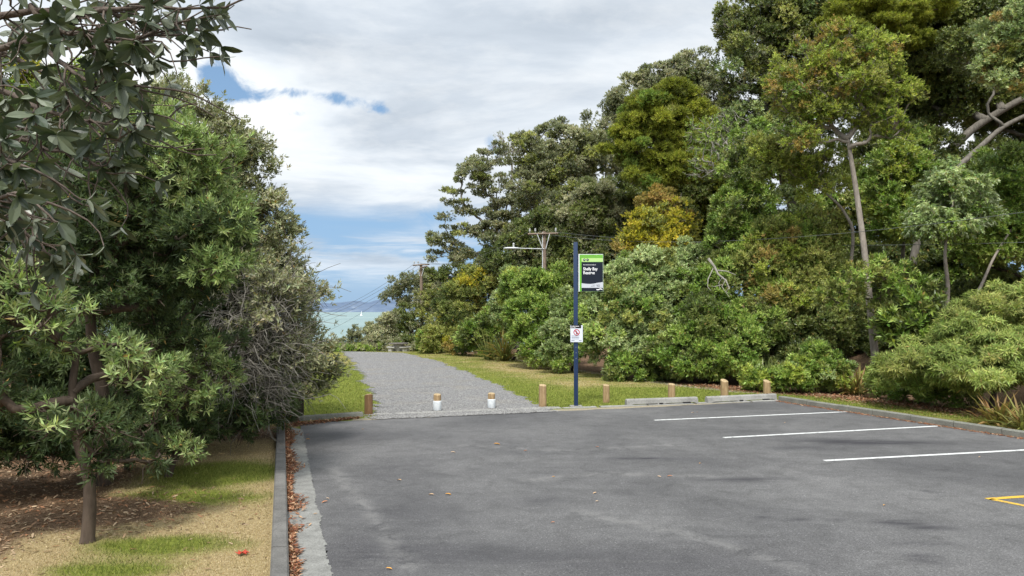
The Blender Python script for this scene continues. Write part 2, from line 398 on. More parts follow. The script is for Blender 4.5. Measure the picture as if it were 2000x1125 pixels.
# coverage: full overcast higher up, streaks low down
hi = N(nt, 'ShaderNodeMapRange', interpolation_type='SMOOTHSTEP'); nt.links.new(mth(nt, 'ADD', Z, mth(nt, 'MULTIPLY', mth(nt, 'SUBTRACT', n1, .5), .16)), hi.inputs[0]); hi.inputs[1].default_value = .085; hi.inputs[2].default_value = .155
gaps = None
for gx, gy, sx, sz, amt in ((418, 132, 20, 16, .8), (450, 178, 40, 17, 1.0), (440, 158, 26, 22, .8), (500, 190, 34, 8, .6), (600, 182, 60, 8, .7), (690, 200, 44, 10, .72), (740, 215, 20, 8, .5), (962, 290, 22, 22, .8), (575, 223, 20, 8, .4), (850, 430, 60, 30, .5)):
    gd = unit(ray(gx, gy)[None])[0]
    dx = mth(nt, 'MULTIPLY', mth(nt, 'SUBTRACT', X, float(gd[0])), F / sx); dz = mth(nt, 'MULTIPLY', mth(nt, 'SUBTRACT', Z, float(gd[2])), F / sz)
    dy = mth(nt, 'MULTIPLY', mth(nt, 'SUBTRACT', Yy, float(gd[1])), 4)
    r2 = mth(nt, 'ADD', mth(nt, 'ADD', mth(nt, 'MULTIPLY', dx, dx), mth(nt, 'MULTIPLY', dz, dz)), mth(nt, 'MULTIPLY', dy, dy))
    g = mth(nt, 'MULTIPLY', mth(nt, 'EXPONENT', mth(nt, 'MULTIPLY', r2, -.7)), amt)
    gaps = g if gaps is None else mth(nt, 'ADD', gaps, g)
n4 = noise(nt, tc, 26, 7, .62, .4); wob = mth(nt, 'MULTIPLY', mth(nt, 'SUBTRACT', n4, .5), 3.0)
gapm = N(nt, 'ShaderNodeMapRange', interpolation_type='SMOOTHSTEP'); nt.links.new(mth(nt, 'ADD', gaps, mth(nt, 'MULTIPLY', wob, mth(nt, 'MINIMUM', mth(nt, 'MULTIPLY', gaps, 2.5), 1.0))), gapm.inputs[0])
gapm.inputs[1].default_value = .2; gapm.inputs[2].default_value = 1.15
band = N(nt, 'ShaderNodeMapRange', interpolation_type='SMOOTHSTEP'); nt.links.new(Z, band.inputs[0]); band.inputs[1].default_value = .02; band.inputs[2].default_value = .07
lowc = N(nt, 'ShaderNodeMapRange', interpolation_type='SMOOTHSTEP'); nt.links.new(streak, lowc.inputs[0]); lowc.inputs[1].default_value = .40; lowc.inputs[2].default_value = .62
low = mth(nt, 'MULTIPLY', mth(nt, 'MULTIPLY', lowc.outputs[0], .8), band.outputs[0])
cov = mth(nt, 'MAXIMUM', hi.outputs[0], low)
cov = mth(nt, 'MULTIPLY', cov, mth(nt, 'SUBTRACT', 1.0, gapm.outputs[0]), True)
ccol = ramp(nt, mth(nt, 'ADD', mth(nt, 'MULTIPLY', n1, .62), mth(nt, 'MULTIPLY', n3, .38)), [(.38, (.46, .53, .62)), (.46, (.60, .67, .76)), (.53, (.80, .86, .93)), (.62, (.95, .98, 1.0))])
ccol = mixc(nt, mth(nt, 'MULTIPLY', ramp(nt, n2, [(.45, 0.0), (.68, 1.0)]), .38), ccol, (.96, .98, 1.0))
# brighter veil round the hidden sun
dot = nt.nodes.new('ShaderNodeVectorMath'); dot.operation = 'DOT_PRODUCT'; nt.links.new(tc, dot.inputs[0]); dot.inputs[1].default_value = sun_dir
glow = mth(nt, 'ADD', 1.0, mth(nt, 'MULTIPLY', mth(nt, 'POWER', mth(nt, 'MAXIMUM', dot.outputs['Value'], 0), 5.0), 2.0))
ccol = mixc(nt, 1.0, ccol, (1.13, 1.12, 1.10), 'MULTIPLY'); bgC = nt.nodes.new('ShaderNodeBackground'); nt.links.new(ccol, bgC.inputs[0]); nt.links.new(glow, bgC.inputs[1])
# thin haze near the horizon
hz = N(nt, 'ShaderNodeMapRange', interpolation_type='SMOOTHSTEP'); nt.links.new(Z, hz.inputs[0]); hz.inputs[1].default_value = -.01; hz.inputs[2].default_value = .8; hz.inputs[3].default_value = 1; hz.inputs[4].default_value = 0
bgH = nt.nodes.new('ShaderNodeBackground'); bgH.inputs[0].default_value = (.31, .53, .83, 1); bgH.inputs[1].default_value = 1.0
mh = nt.nodes.new('ShaderNodeMixShader'); nt.links.new(mth(nt, 'MULTIPLY', hz.outputs[0], .8), mh.inputs[0]); nt.links.new(bgS.outputs[0], mh.inputs[1]); nt.links.new(bgH.outputs[0], mh.inputs[2])
mx = nt.nodes.new('ShaderNodeMixShader'); nt.links.new(cov, mx.inputs[0]); nt.links.new(mh.outputs[0], mx.inputs[1]); nt.links.new(bgC.outputs[0], mx.inputs[2])
wo = nt.nodes.new('ShaderNodeOutputWorld'); nt.links.new(mx.outputs[0], wo.inputs[0])
sl = bpy.data.lights.new('sun', 'SUN'); sl.energy = 4.4; sl.angle = math.radians(8); sl.color = (1, .96, .90)
so = bpy.data.objects.new('sun', sl); link(so); so.rotation_euler = sun_dir.to_track_quat('Z', 'Y').to_euler(); so.location = (0, -10, 30)

# camera
cam = bpy.data.cameras.new('camera'); cam.sensor_width = 36; cam.lens = 36 * F / 2000; cam.clip_start = .05; cam.clip_end = 60000
co = bpy.data.objects.new('camera', cam); link(co); co.location = (0, 0, CAMH); co.rotation_euler = (PI / 2 + PITCH, 0, 0); scene.camera = co
scene.view_settings.view_transform = 'Standard'; scene.view_settings.look = 'None'; scene.view_settings.exposure = 0
scene.render.resolution_x = 1024; scene.render.resolution_y = 576
scene.cycles.max_bounces = 6; scene.cycles.diffuse_bounces = 3; scene.cycles.glossy_bounces = 2; scene.cycles.transmission_bounces = 4; scene.cycles.transparent_max_bounces = 4

# ================================================================== GROUND
def axis_vals(fine0, fine1, step, far0, far1):
    v = list(np.arange(fine0, fine1, step)); a = fine1; s = step
    while a < far1: v.append(a); s *= 1.25; a += s
    v.append(far1); a = fine0; s = step; lo = []
    while a > far0: s *= 1.25; a -= s; lo.append(max(a, far0))
    return np.array(sorted(set(np.round(lo + v, 4))))
gx = axis_vals(-14, 18, .16, -1500, 1500); gy = axis_vals(3, 50, .16, -1500, 260)
XX, YY = np.meshgrid(gx, gy); ZZ = H(XX, YY)
A_ = math.radians(17.3)
# car park corners on the ground: near-left, far-left, far-right, near-right
def extend(p, q, y):
    t = (y - p[1]) / (q[1] - p[1]); return p + (q - p) * t
eL0, eL1 = G(640, 1125), G(588, 840)
CPl0 = extend(eL1, eL0, -8.0); CPl1 = extend(eL0, eL1, 15.9)
CPr1 = G(1524, 783); eR = G(2000, 851); CPr0 = extend(CPr1, eR, -8.0); CPr0[0] = min(CPr0[0], 19.5)
def in_cp(x, y, pad=0.0):
    poly = [CPl0, CPl1, CPr1, CPr0]; ins = np.ones_like(x, bool)
    for i in range(4):
        a, b = poly[i], poly[(i + 1) % 4]; e = b - a; ln = math.hypot(e[0], e[1])
        cr = (e[0] * (y - a[1]) - e[1] * (x - a[0])) / ln
        ins &= cr < -pad
    return ins
ZZ = np.where(in_cp(XX, YY, .05), -.06, ZZ)
def ell(x, y, px, py, rx, ry):
    c = G(px, py); return np.exp(-(((x - c[0]) / rx) ** 2 + ((y - c[1]) / ry) ** 2))
def ground_masks(x, y):
    nz = np.sin(x * 1.7 + 2 * np.sin(y * .8)) * np.sin(y * 1.3 + 1.5 * np.sin(x)) * .5
    kerbx = np.interp(y, [-8, 6, 17], [eL0[0] + (6 - (-8)) * .312 * 1.0 - .5, eL0[0] - .6, -5.0])
    leftside = (x < -1.2) & (y < 16.2) & (x < -1.7 - (y - 6) * .3)
    green = .30 + .25 * nz
    green = green + ell(x, y, 1180, 785, 6, 1.8) * .55 + ell(x, y, 1400, 765, 5, 1.5) * .5 + ell(x, y, 640, 760, 2.2, 9) * .8 + ell(x, y, 990, 760, 1.4, 4) * .45 + ell(x, y, 900, 730, 1.2, 4) * .45
    green = green + .24 - ell(x, y, 1000, 720, 5, 5) * .2 - ell(x, y, 1130, 752, 3, 2) * .15
    gl = -.22 + ell(x, y, 430, 925, 1.1, .95) * 1.5 + ell(x, y, 340, 975, 1.3, .45) * 1.1 + ell(x, y, 320, 1065, .9, .38) * 1.2 + ell(x, y, 220, 1115, .8, .3) * 1.1 + ell(x, y, 500, 1010, .35, .8) * .25 + .1 * nz
    green = np.where(leftside, gl, green)
    gr = (x > 8) & (y < 21.5); green = np.where(gr, .8 + .3 * nz, green)
    lit = smooth((x - bushline(y) + np.where(y < 21, -.15, .3)) / .7) + .0
    ll = np.maximum(ell(x, y, 150, 1000, 1.25, .75) * 1.5, smooth((-(x + 4.75 + (y - 9) * .16)) / 1.0))
    ll = np.maximum(ll, ell(x, y, 400, 845, 2.7, 1.0) * 1.2) - ell(x, y, 470, 890, 1.1, .6) * .8
    lit = np.where(leftside | (x < -7.5), np.maximum(ll, 0), lit)
    return np.clip(green, -.3, 1), np.clip(lit, 0, 1)
def sand_mask(x, y):
    e = CPr1 - CPl1; ln = math.hypot(e[0], e[1]); dd = (e[0] * (y - CPl1[1]) - e[1] * (x - CPl1[0])) / ln
    return np.maximum(smooth((.34 - dd) / .12) * (dd > -.3) * (x > -3.6) * (x < 7.6), sand_mask0(x, y))
def sand_mask0(x, y): return np.exp(-((x - bushline(y) + .15) / .28) ** 2) * smooth((y - 20.8) / .8) * smooth((38 - y) / 3)
gm, lm = ground_masks(XX, YY)
ny, nx = XX.shape; V = np.stack([XX, YY, ZZ], -1).reshape(-1, 3)
ii = (np.arange(ny - 1)[:, None] * nx + np.arange(nx - 1)[None]); q = np.stack([ii, ii + 1, ii + nx + 1, ii + nx], -1).reshape(-1)
m, nt = newmat('ground'); co_ = geo_pos(nt); at = N(nt, 'ShaderNodeAttribute', attribute_name='mask'); sp_ = nt.nodes.new('ShaderNodeSeparateColor'); nt.links.new(at.outputs['Color'], sp_.inputs[0])
nb = noise(nt, co_, 1.6, 6, .6); nf = noise(nt, co_, 28, 5, .7); nff = noise(nt, co_, 110, 3, .7)
dry = ramp(nt, nf, [(.3, (.21, .155, .075)), (.5, (.36, .28, .145)), (.7, (.50, .41, .25))])
grn = ramp(nt, nf, [(.3, (.085, .115, .020)), (.55, (.18, .21, .035)), (.75, (.32, .33, .08))])
gf = mth(nt, 'ADD', sp_.outputs[0], mth(nt, 'MULTIPLY', mth(nt, 'SUBTRACT', mth(nt, 'ADD', mth(nt, 'MULTIPLY', nb, .6), mth(nt, 'MULTIPLY', nf, .4)), .5), 1.5))
gfr = N(nt, 'ShaderNodeMapRange', interpolation_type='SMOOTHSTEP'); nt.links.new(gf, gfr.inputs[0]); gfr.inputs[1].default_value = .12; gfr.inputs[2].default_value = .8
c = mixc(nt, gfr.outputs[0], dry, grn)
lit = ramp(nt, nff, [(.3, (.050, .034, .022)), (.5, (.14, .09, .055)), (.72, (.36, .24, .15))])
lf = mth(nt, 'ADD', sp_.outputs[1], mth(nt, 'MULTIPLY', mth(nt, 'SUBTRACT', nb, .5), 1.0)); lfr = N(nt, 'ShaderNodeMapRange'); nt.links.new(lf, lfr.inputs[0]); lfr.inputs[1].default_value = .35; lfr.inputs[2].default_value = .65
c = mixc(nt, lfr.outputs[0], c, lit); sdc = ramp(nt, nf, [(.3, (.22, .18, .13)), (.7, (.42, .37, .29))]); c = mixc(nt, ramp(nt, mth(nt, 'ADD', sp_.outputs[2], mth(nt, 'MULTIPLY', mth(nt, 'SUBTRACT', nb, .5), .8)), [(.35, 0.0), (.65, .9)]), c, sdc)
finish(nt, c, .95, mth(nt, 'ADD', nf, nff), .7, .03, .1)
g = np_mesh('ground', V, q, np.full(len(q) // 4, 4), m, None, np.stack([gm.ravel(), lm.ravel(), sand_mask(XX, YY).ravel()], 1), True, 'mask'); tag(g, kind='structure')

# asphalt
def quad_grid(a, b, c, d, nu, nv, z, edge=None):
    u = np.linspace(0, 1, nu)[None, :, None]; v = np.linspace(0, 1, nv)[:, None, None]
    Pq = (a * (1 - v) + b * v) * (1 - u) + (d * (1 - v) + c * v) * u; Pq[..., 2] = z; return Pq
def grid_obj(name, Pq, mat, col=None, attr='mask', parent=None):
    nv, nu = Pq.shape[:2]; ii = (np.arange(nv - 1)[:, None] * nu + np.arange(nu - 1)[None]); q = np.stack([ii, ii + 1, ii + nu + 1, ii + nu], -1).reshape(-1)
    return np_mesh(name, Pq.reshape(-1, 3), q, np.full(len(q) // 4, 4), mat, parent, None if col is None else col.reshape(-1, col.shape[-1]), True, attr)
cpg = quad_grid(CPl0, CPl1, CPr1, CPr0, 260, 300, 0)
farw = np.zeros(cpg.shape[:2]); 
cpg[-1, :, 1] += np.interp(np.linspace(0, 1, 260), np.linspace(0, 1, 40), RNG.normal(0, .035, 40))
x, y = cpg[..., 0], cpg[..., 1]
st = np.zeros_like(x)
for px, py, rx, ry, a in ((1755, 1020, .34, .12, .85), (1815, 1031, .34, .10, .7), (1805, 1090, .18, .14, .8), (1790, 1062, .4, .09, .4), (1815, 960, .10, .06, .7), (1600, 1015, .5, .03, .7), (1500, 1010, .3, .02, .6), (1240, 895, .5, .06, .8), (1720, 865, 1.5, .28, .75), (1620, 860, .9, .3, .45), (1570, 875, .7, .25, .5), (1430, 938, .6, .16, .6), (1500, 935, .5, .14, .4),
                          (1280, 897, .9, .12, .35), (660, 850, 1.0, 1.0, .30), (760, 1000, 1.0, 1.0, .28), (1050, 980, .4, .4, .35), (1300, 1100, 1.5, .5, .35), (900, 1080, 1.2, .5, .35), (1850, 820, 1.6, .5, .3), (1430, 792, 2.5, .6, .2), (1640, 805, 1.2, .3, .3), (760, 930, .5, 1.6, .15), (700, 1100, .6, 1.2, .3)):
    c0 = G(px, py); st = st + a * np.exp(-(((x - c0[0]) / rx) ** 2 + ((y - c0[1]) / ry) ** 2) * 1.2)
m, nt = newmat('asphalt'); co_ = geo_pos(nt); at = N(nt, 'ShaderNodeAttribute', attribute_name='mask'); sp_ = nt.nodes.new('ShaderNodeSeparateColor'); nt.links.new(at.outputs['Color'], sp_.inputs[0])
n0 = noise(nt, co_, .32, 5, .6, .5); n1_ = noise(nt, co_, 2.6, 7, .7, .6); n2_ = noise(nt, co_, 45, 3, .7); vor = N(nt, 'ShaderNodeTexVoronoi', i_Scale=95.0); nt.links.new(co_, vor.inputs['Vector'])
mpg = nt.nodes.new('ShaderNodeMapping'); mpg.inputs['Scale'].default_value = (.5, 3.2, 1); mpg.inputs['Rotation'].default_value = (0, 0, -.3); nt.links.new(co_, mpg.inputs[0]); scf = noise(nt, mpg.outputs[0], 1.5, 9, .72, .8)
c = ramp(nt, n0, [(.32, (.078, .077, .079)), (.68, (.136, .134, .133))])
c = mixc(nt, .8, c, ramp(nt, n1_, [(.25, .6), (.5, 1.0), (.75, 1.25)]), 'MULTIPLY')
c = mixc(nt, .9, c, ramp(nt, n2_, [(.25, .62), (.5, 1.0), (.75, 1.35)]), 'MULTIPLY')
c = mixc(nt, .8, c, ramp(nt, vor.outputs['Color'], [(.1, .6), (.6, 1.0), (.86, 1.2), (.97, 2.4)]), 'MULTIPLY')
c = mixc(nt, 1.0, c, ramp(nt, scf, [(.3, .92), (.52, 1.0), (.66, 1.08), (.74, 1.5)]), 'MULTIPLY')
sf = mth(nt, 'MULTIPLY', sp_.outputs[0], ramp(nt, scf, [(.38, .3), (.5, 1.3)]), True)
c = mixc(nt, mth(nt, 'MULTIPLY', sf, 1.0, True), c, (.032, .031, .036))
c = mixc(nt, mth(nt, 'MULTIPLY', mth(nt, 'MULTIPLY', sp_.outputs[1], ramp(nt, n1_, [(.4, 0.0), (.6, 1.0)])), .35), c, (.24, .235, .225)); finish(nt, c, ramp(nt, n2_, [(.3, .62), (.7, .85)]), mth(nt, 'ADD', vor.outputs['Distance'], n2_), .5, .006, .35)
pale = np.zeros_like(x)
for pts_ in (((650, 915), (700, 975), (745, 1030), (800, 1110)), ((1130, 1000), (1330, 1040), (1560, 1110)), ((900, 870), (1100, 880), (1330, 868)), ((1000, 940), (1180, 925), (1380, 930))):
    pw = np.array([G(*p_)[:2] for p_ in pts_])
    for a_, b_ in zip(pw[:-1], pw[1:]):
        e_ = b_ - a_; t_ = np.clip(((x - a_[0]) * e_[0] + (y - a_[1]) * e_[1]) / (e_ @ e_), 0, 1); dd_ = np.hypot(x - a_[0] - t_ * e_[0], y - a_[1] - t_ * e_[1]); pale = np.maximum(pale, np.exp(-(dd_ / .11) ** 2))
cp = grid_obj('car_park', cpg, m, np.stack([np.clip(st, 0, 1.4), pale, pale * 0], -1)); tag(cp, kind='structure')

# painted lines (worn white, yellow)
def paint(name, c, wear):
    m, nt = newmat(name); co_ = geo_pos(nt); n = noise(nt, co_, 60, 5, .8); n2 = noise(nt, co_, 7, 6, .7)
    f = ramp(nt, mth(nt, 'ADD', mth(nt, 'MULTIPLY', n, .45), mth(nt, 'MULTIPLY', n2, .55)), [(wear, 0.0), (wear + .1, 1.0)])
    finish(nt, mixc(nt, f, (.12, .12, .12), c), .7, n, .3, .004); return m
WHITE = paint('white_paint', (.58, .59, .58), .38); YEL = paint('yellow_paint', (.58, .36, .04), .38)
def line_strip(name, a, b, wd, mat, parent):
    d = unit((b - a)[None])[0]; s = np.array([-d[1], d[0], 0]) * wd / 2; n = 60; t = np.linspace(0, 1, n)[:, None]
    c_ = a * (1 - t) + b * t; j1 = RNG.normal(0, .003, (n, 1)); Pq = np.stack([c_ + s + s * j1 * 8, c_ - s + s * j1 * 6], 1); Pq[..., 2] = .004
    return grid_obj(name, Pq, mat, parent=parent)
for (a, b) in (((1278, 821), (1663, 804)), ((1413, 855), (1857, 831)), ((1610, 900), (2060, 876))):
    line_strip('painted_line', G(*a), G(*b), .10, WHITE, cp)
ym = line_strip('yellow_marking', G(1928, 975), G(2120, 962), .09, YEL, cp)
ym2 = line_strip('yellow_marking', G(1934, 975) , G(2140, 1015), .09, YEL, cp)

# gravel path following the ground
gl_px = [(736, 821), (730, 790), (716, 755), (704, 727), (690, 707), (672, 692), (660, 688)]
gr_px = [(1082, 806), (1010, 770), (950, 742), (900, 722), (850, 705), (805, 694), (770, 686.5)]
PL = np.array([G(*p) for p in gl_px]); PR = np.array([G(*p) for p in gr_px])
PL[-1] = (PL[-2] + (PL[-2] - PL[-3]) * .6); PR[-1] = PR[-2] + (PR[-2] - PR[-3]) * .5
nT = 420; t = np.linspace(0, len(PL) - 1, nT); a = np.stack([np.interp(t, range(len(PL)), PL[:, k]) for k in range(3)], 1); b = np.stack([np.interp(t, range(len(PR)), PR[:, k]) for k in range(3)], 1)
def sm1(v, k): return np.convolve(np.pad(v, k, mode='edge'), np.ones(2 * k + 1) / (2 * k + 1), 'valid')
for k in range(2): a[:, k] = sm1(a[:, k], 14); b[:, k] = sm1(b[:, k], 14)
a[:, 0] += sm1(RNG.normal(0, .16, nT), 1) + sm1(RNG.normal(0, .3, nT), 8); b[:, 0] += sm1(RNG.normal(0, .14, nT), 2) + sm1(RNG.normal(0, .3, nT), 8)
u = np.linspace(0, 1, 40)[None, :, None]; Pq = a[:, None] * (1 - u) + b[:, None] * u; Pq[..., 2] = H(Pq[..., 0], Pq[..., 1]) + .012
m, nt = newmat('gravel'); co_ = geo_pos(nt); vor = N(nt, 'ShaderNodeTexVoronoi', i_Scale=26.0); nt.links.new(co_, vor.inputs['Vector']); n0 = noise(nt, co_, .8, 5); nf = noise(nt, co_, 60, 3)
c = ramp(nt, vor.outputs['Color'], [(.1, (.125, .125, .13)), (.5, (.185, .183, .182)), (.9, (.27, .265, .255))]); c = mixc(nt, mth(nt, 'MULTIPLY', ramp(nt, n0, [(.5, 0.0), (.75, 1.0)]), .35), c, (.26, .22, .15))
c = mixc(nt, .6, c, ramp(nt, nf, [(.3, .7), (.7, 1.2)]), 'MULTIPLY')
finish(nt, c, .9, vor.outputs['Distance'], .9, .02, .2)
gp = grid_obj('gravel_path', Pq, m); tag(gp, kind='structure'); GRAVEL = m
# loose stones on the path
n = 16000; tt = (np.power(RNG.uniform(0, 1, n), 1.9) * (nT - 2)).astype(int); uu = RNG.uniform(0.0, 1.0, n)[:, None]; pp = a[tt] * (1 - uu) + b[tt] * uu; pp[:, :2] += RNG.normal(0, .05, (n, 2)); pp[:, 2] = H(pp[:, 0], pp[:, 1]) + .016
rr = RNG.uniform(.008, .022, n)[:, None, None]; oct_ = np.array([(1, 0, 0), (0, 1, 0), (-1, 0, 0), (0, -1, 0), (0, 0, .8), (0, 0, -.8)])
ang = RNG.uniform(0, 6.28, n); R_ = np.stack([np.stack([np.cos(ang), -np.sin(ang), 0 * ang], -1), np.stack([np.sin(ang), np.cos(ang), 0 * ang], -1), np.stack([0 * ang, 0 * ang, 1 + 0 * ang], -1)], 1)
Vv = pp[:, None] + rr * np.einsum('nij,kj->nki', R_, oct_) * RNG.uniform(.7, 1.3, (n, 6, 1))
of = np.array([(0, 1, 4), (1, 2, 4), (2, 3, 4), (3, 0, 4)]); FF = (of.ravel()[None] + (np.arange(n) * 6)[:, None]).ravel()
m, nt = newmat('stone'); at = N(nt, 'ShaderNodeAttribute', attribute_name='col'); finish(nt, at.outputs['Color'], .85)
cs_ = np.repeat(RNG.uniform(.14, .30, (n, 1)) * np.array([1, .99, .96]), 6, axis=0)
o = np_mesh('loose_gravel', Vv.reshape(-1, 3), FF, np.full(4 * n, 3), m, None, cs_); tag(o, 'small grey stones of the gravel path', 'gravel', kind='stuff')

# concrete materials
def concrete(name, c, dark=.5, sc=3.0):
    m, nt = newmat(name); co_ = geo_pos(nt); n = noise(nt, co_, sc, 8, .7); nf = noise(nt, co_, 55, 4, .7); n3 = noise(nt, co_, 12, 5, .7)
    cc = ramp(nt, n, [(.3, [v * dark for v in c]), (.6, c), (.8, [v * 1.2 for v in c])]); cc = mixc(nt, .8, cc, ramp(nt, nf, [(.3, .6), (.5, 1.0), (.7, 1.3)]), 'MULTIPLY')
    cc = mixc(nt, mth(nt, 'MULTIPLY', ramp(nt, n3, [(.55, 0.0), (.7, 1.0)]), .4), cc, [v * .35 for v in c]); finish(nt, cc, .9, nf, .6, .008, .2); return m
CONC_D = concrete('kerb_concrete', (.17, .165, .155)); CONC = concrete('pale_concrete', (.30, .295, .275), .6); CONC_L = concrete('gutter_concrete', (.24, .24, .225), .6, 6); CONC_K = concrete('mossy_kerb', (.20, .20, .17), .6)
CONC_W = concrete('wheel_stop_concrete', (.30, .295, .275), .6)
# left kerb
def kerb(name, p0, p1, q0, q1, h, mat, z0=-.15, seg=1.2, jit=.004):
    """p: outer top line, q: inner top line"""
    mb = MB(); L = np.linalg.norm((p1 - p0)[:2]); ns = max(1, int(L / seg))
    for i in range(ns):
        f0, f1 = i / ns + .004 / L * 2, (i + 1) / ns - .004 / L * 2; dz = random.uniform(-jit, jit); bv = .018
        A0, A1 = p0 + (p1 - p0) * f0, p0 + (p1 - p0) * f1; B0, B1 = q0 + (q1 - q0) * f0, q0 + (q1 - q0) * f1
        w_ = unit((B0 - A0)[None])[0]; V_ = []
        for (a_, b_) in ((A0, B0), (A1, B1)):
            V_ += [(a_[0], a_[1], z0), (a_[0], a_[1], h + dz - bv), (a_[0] + w_[0] * bv, a_[1] + w_[1] * bv, h + dz), (b_[0] - w_[0] * bv, b_[1] - w_[1] * bv, h + dz), (b_[0], b_[1], h + dz - bv), (b_[0], b_[1], z0)]
        fs = [(0, 1, 7, 6), (1, 2, 8, 7), (2, 3, 9, 8), (3, 4, 10, 9), (4, 5, 11, 10), (5, 4, 3, 2, 1, 0), (6, 7, 8, 9, 10, 11)]
        mb.add(V_, fs)
    return tag(mb.build(name, mat), kind='structure')
kz = .11
k0, k1, k2, k3 = G(527, 1125, kz), G(541, 822, kz), G(565, 1125, kz), G(556, 822, kz)
kp0, kq0 = extend(k1, k0, -8.), extend(k3, k2, -8.)
kerb('kerb', kp0, k1, kq0, k3, kz, CONC_D)
# gutter strip with ragged edge towards the asphalt
n = 1600; t = np.linspace(0, 1, n)[:, None]; i0, i1 = kq0 * (1, 1, 0), k3 * (1, 1, 0); A = i0 * (1 - t) + i1 * t; B = CPl0 * (1 - t) + extend(eL0, eL1, 15.0) * t
B[:, 0] += sm1(RNG.normal(0, .012, n), 1) + sm1(RNG.normal(0, .03, n), 9) + .03; u = np.linspace(0, 1, 6)[None, :, None]; Pq = A[:, None] * (1 - u) + B[:, None] * u; Pq[..., 2] = .005
tag(grid_obj('gutter', Pq, CONC_L), kind='structure')
# right kerb
r0 = G(1520, 774, .13); r1 = G(2000, 843, .13); r0b = extend(r0, r1, -8.); d_ = unit((r0b - r0)[None])[0]; s_ = np.array([-d_[1], d_[0], 0]) * .15
s_ = s_ if s_[0] > 0 else -s_
kerb('kerb', r0b + s_, r0 + s_, r0b, r0, .13, CONC_K, seg=.95, jit=.006)
# edging strip along the far edge of the asphalt
mb = MB()
e0 = G(712, 812); e1 = G(1524, 783.5); L = np.linalg.norm(e1 - e0); d_ = (e1 - e0) / L; nn_ = np.array([-d_[1], d_[0], 0]); p = .0
while p < L - .1:
    ln = min(random.uniform(.5, 1.6), L - p); wd = random.uniform(.12, .2) * (1.5 if 1.0 < p < 4.2 else 1); a0 = e0 + d_ * p + nn_ * random.uniform(-.02, .04); k = 9
    tz = np.linspace(0, 1, k); near = [a0 + d_ * ln * f + nn_ * random.uniform(-.02, .02) for f in tz]; far = [a0 + d_ * ln * f + nn_ * (wd + random.uniform(-.03, .03)) for f in tz]
    Vv = [(v[0], v[1], .014) for v in near] + [(v[0], v[1], .022) for v in far] + [(v[0], v[1], -.05) for v in near] + [(v[0], v[1], -.05) for v in far]
    fs = [(i, i + 1, k + i + 1, k + i) for i in range(k - 1)] + [(2 * k + i, 2 * k + i + 1, i + 1, i) for i in range(k - 1)] + [(k + i, k + i + 1, 3 * k + i + 1, 3 * k + i) for i in range(k - 1)]
    mb.add(Vv, fs); p += ln + random.uniform(.0, .12)
tag(mb.build('edging', CONC), kind='structure')

# ================================================================== SEA, HILLS
m, nt = newmat('sea'); co_ = geo_pos(nt); mp = nt.nodes.new('ShaderNodeMapping'); mp.inputs['Scale'].default_value = (.25, 1, 1); nt.links.new(co_, mp.inputs[0])
n1_ = noise(nt, mp.outputs[0], .006, 5, .6); n2_ = noise(nt, mp.outputs[0], .6, 5, .65)
c = ramp(nt, n1_, [(.3, (.165, .245, .245)), (.7, (.215, .295, .285))]); finish(nt, c, .45, n2_, .25, .3, .25)
sx = np.array([-30000, -6000, -1500, -400, 0, 400, 1500, 6000, 30000.]); sy = np.array([70, 160, 300, 600, 1200, 2500, 5000, 10000, 20000, 45000.])
SX, SY = np.meshgrid(sx, sy); tag(grid_obj('sea', np.stack([SX, SY, SX * 0 - 8.0], -1), m), kind='structure')
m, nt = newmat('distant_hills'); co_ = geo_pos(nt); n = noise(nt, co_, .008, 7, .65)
c = ramp(nt, n, [(.3, (.080, .115, .180)), (.6, (.13, .17, .235)), (.72, (.24, .28, .33))]); finish(nt, c, 1.0, None, 0, 0, 0)  # blue-grey aerial haze is painted into the hills' base colour
D = 6000.; hx = np.linspace(-3400, 2600, 400); pts = [(300, 14), (560, 18), (630, 19), (650, 21), (660, 23), (690, 19), (705, 23), (735, 24), (770, 16), (830, 14), (900, 12), (1500, 16), (1700, 10)]
hxp = 1000 + hx / D * F; hh = np.interp(hxp, [p[0] for p in pts], [p[1] for p in pts]) * D / F
hh = hh + sum(np.sin(hx * f + p) * a_ for f, p, a_ in ((.006, 1, 7), (.017, 2, 5), (.043, .5, 2.6), (.09, 3, 1.2)))
dep = np.linspace(0, 1, 24); Pq = np.zeros((24, 400, 3)); Pq[..., 0] = hx[None]; Pq[..., 1] = D + dep[:, None] * 900
prof = np.sin(np.minimum(dep * 1.25, 1) * PI / 2) ** .8; Pq[..., 2] = -9 + (hh + 10)[None] * prof[:, None] + (np.sin(hx * .02)[None] * np.sin(dep * 14)[:, None]) * 5 * np.sin(dep * PI)[:, None]
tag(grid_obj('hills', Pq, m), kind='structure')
# yacht
wh = simple('sail_white', (.8, .8, .8), .6, .03)
yb = P(706, 606.5, 1500); yb[2] = -8; ys = thing('sailing_boat', yb, 'tiny white sailing boat out on the turquoise water below the far hills', 'boat')
x, y, z = yb; mb = MB(); mb.add([(x - 3.2, y, z + .3), (x - 2.6, y, z + 1.2), (x + 3.6, y, z + 1.3), (x + 2.4, y, z + .2), (x, y + 1.2, z + .2), (x, y + 1.2, z + 1.2), (x, y - 1.2, z + .2), (x, y - 1.2, z + 1.2)], [(0, 6, 7, 1), (6, 3, 2, 7), (3, 4, 5, 2), (4, 0, 1, 5), (1, 7, 2, 5), (0, 4, 3, 6)]); mb.build('hull', wh, ys)
mb = MB(); mb.add([(x - 2.4, y, z + 1.8), (x + .3, y + .1, z + 1.8), (x + .3, y + .1, z + 10.5)], [(0, 1, 2)]); mb.build('sail', wh, ys)
MB().tube([(x + .45, y + .1, z + 1), (x + .45, y + .1, z + 10.8)], .09, 6).build('mast', wh, ys)

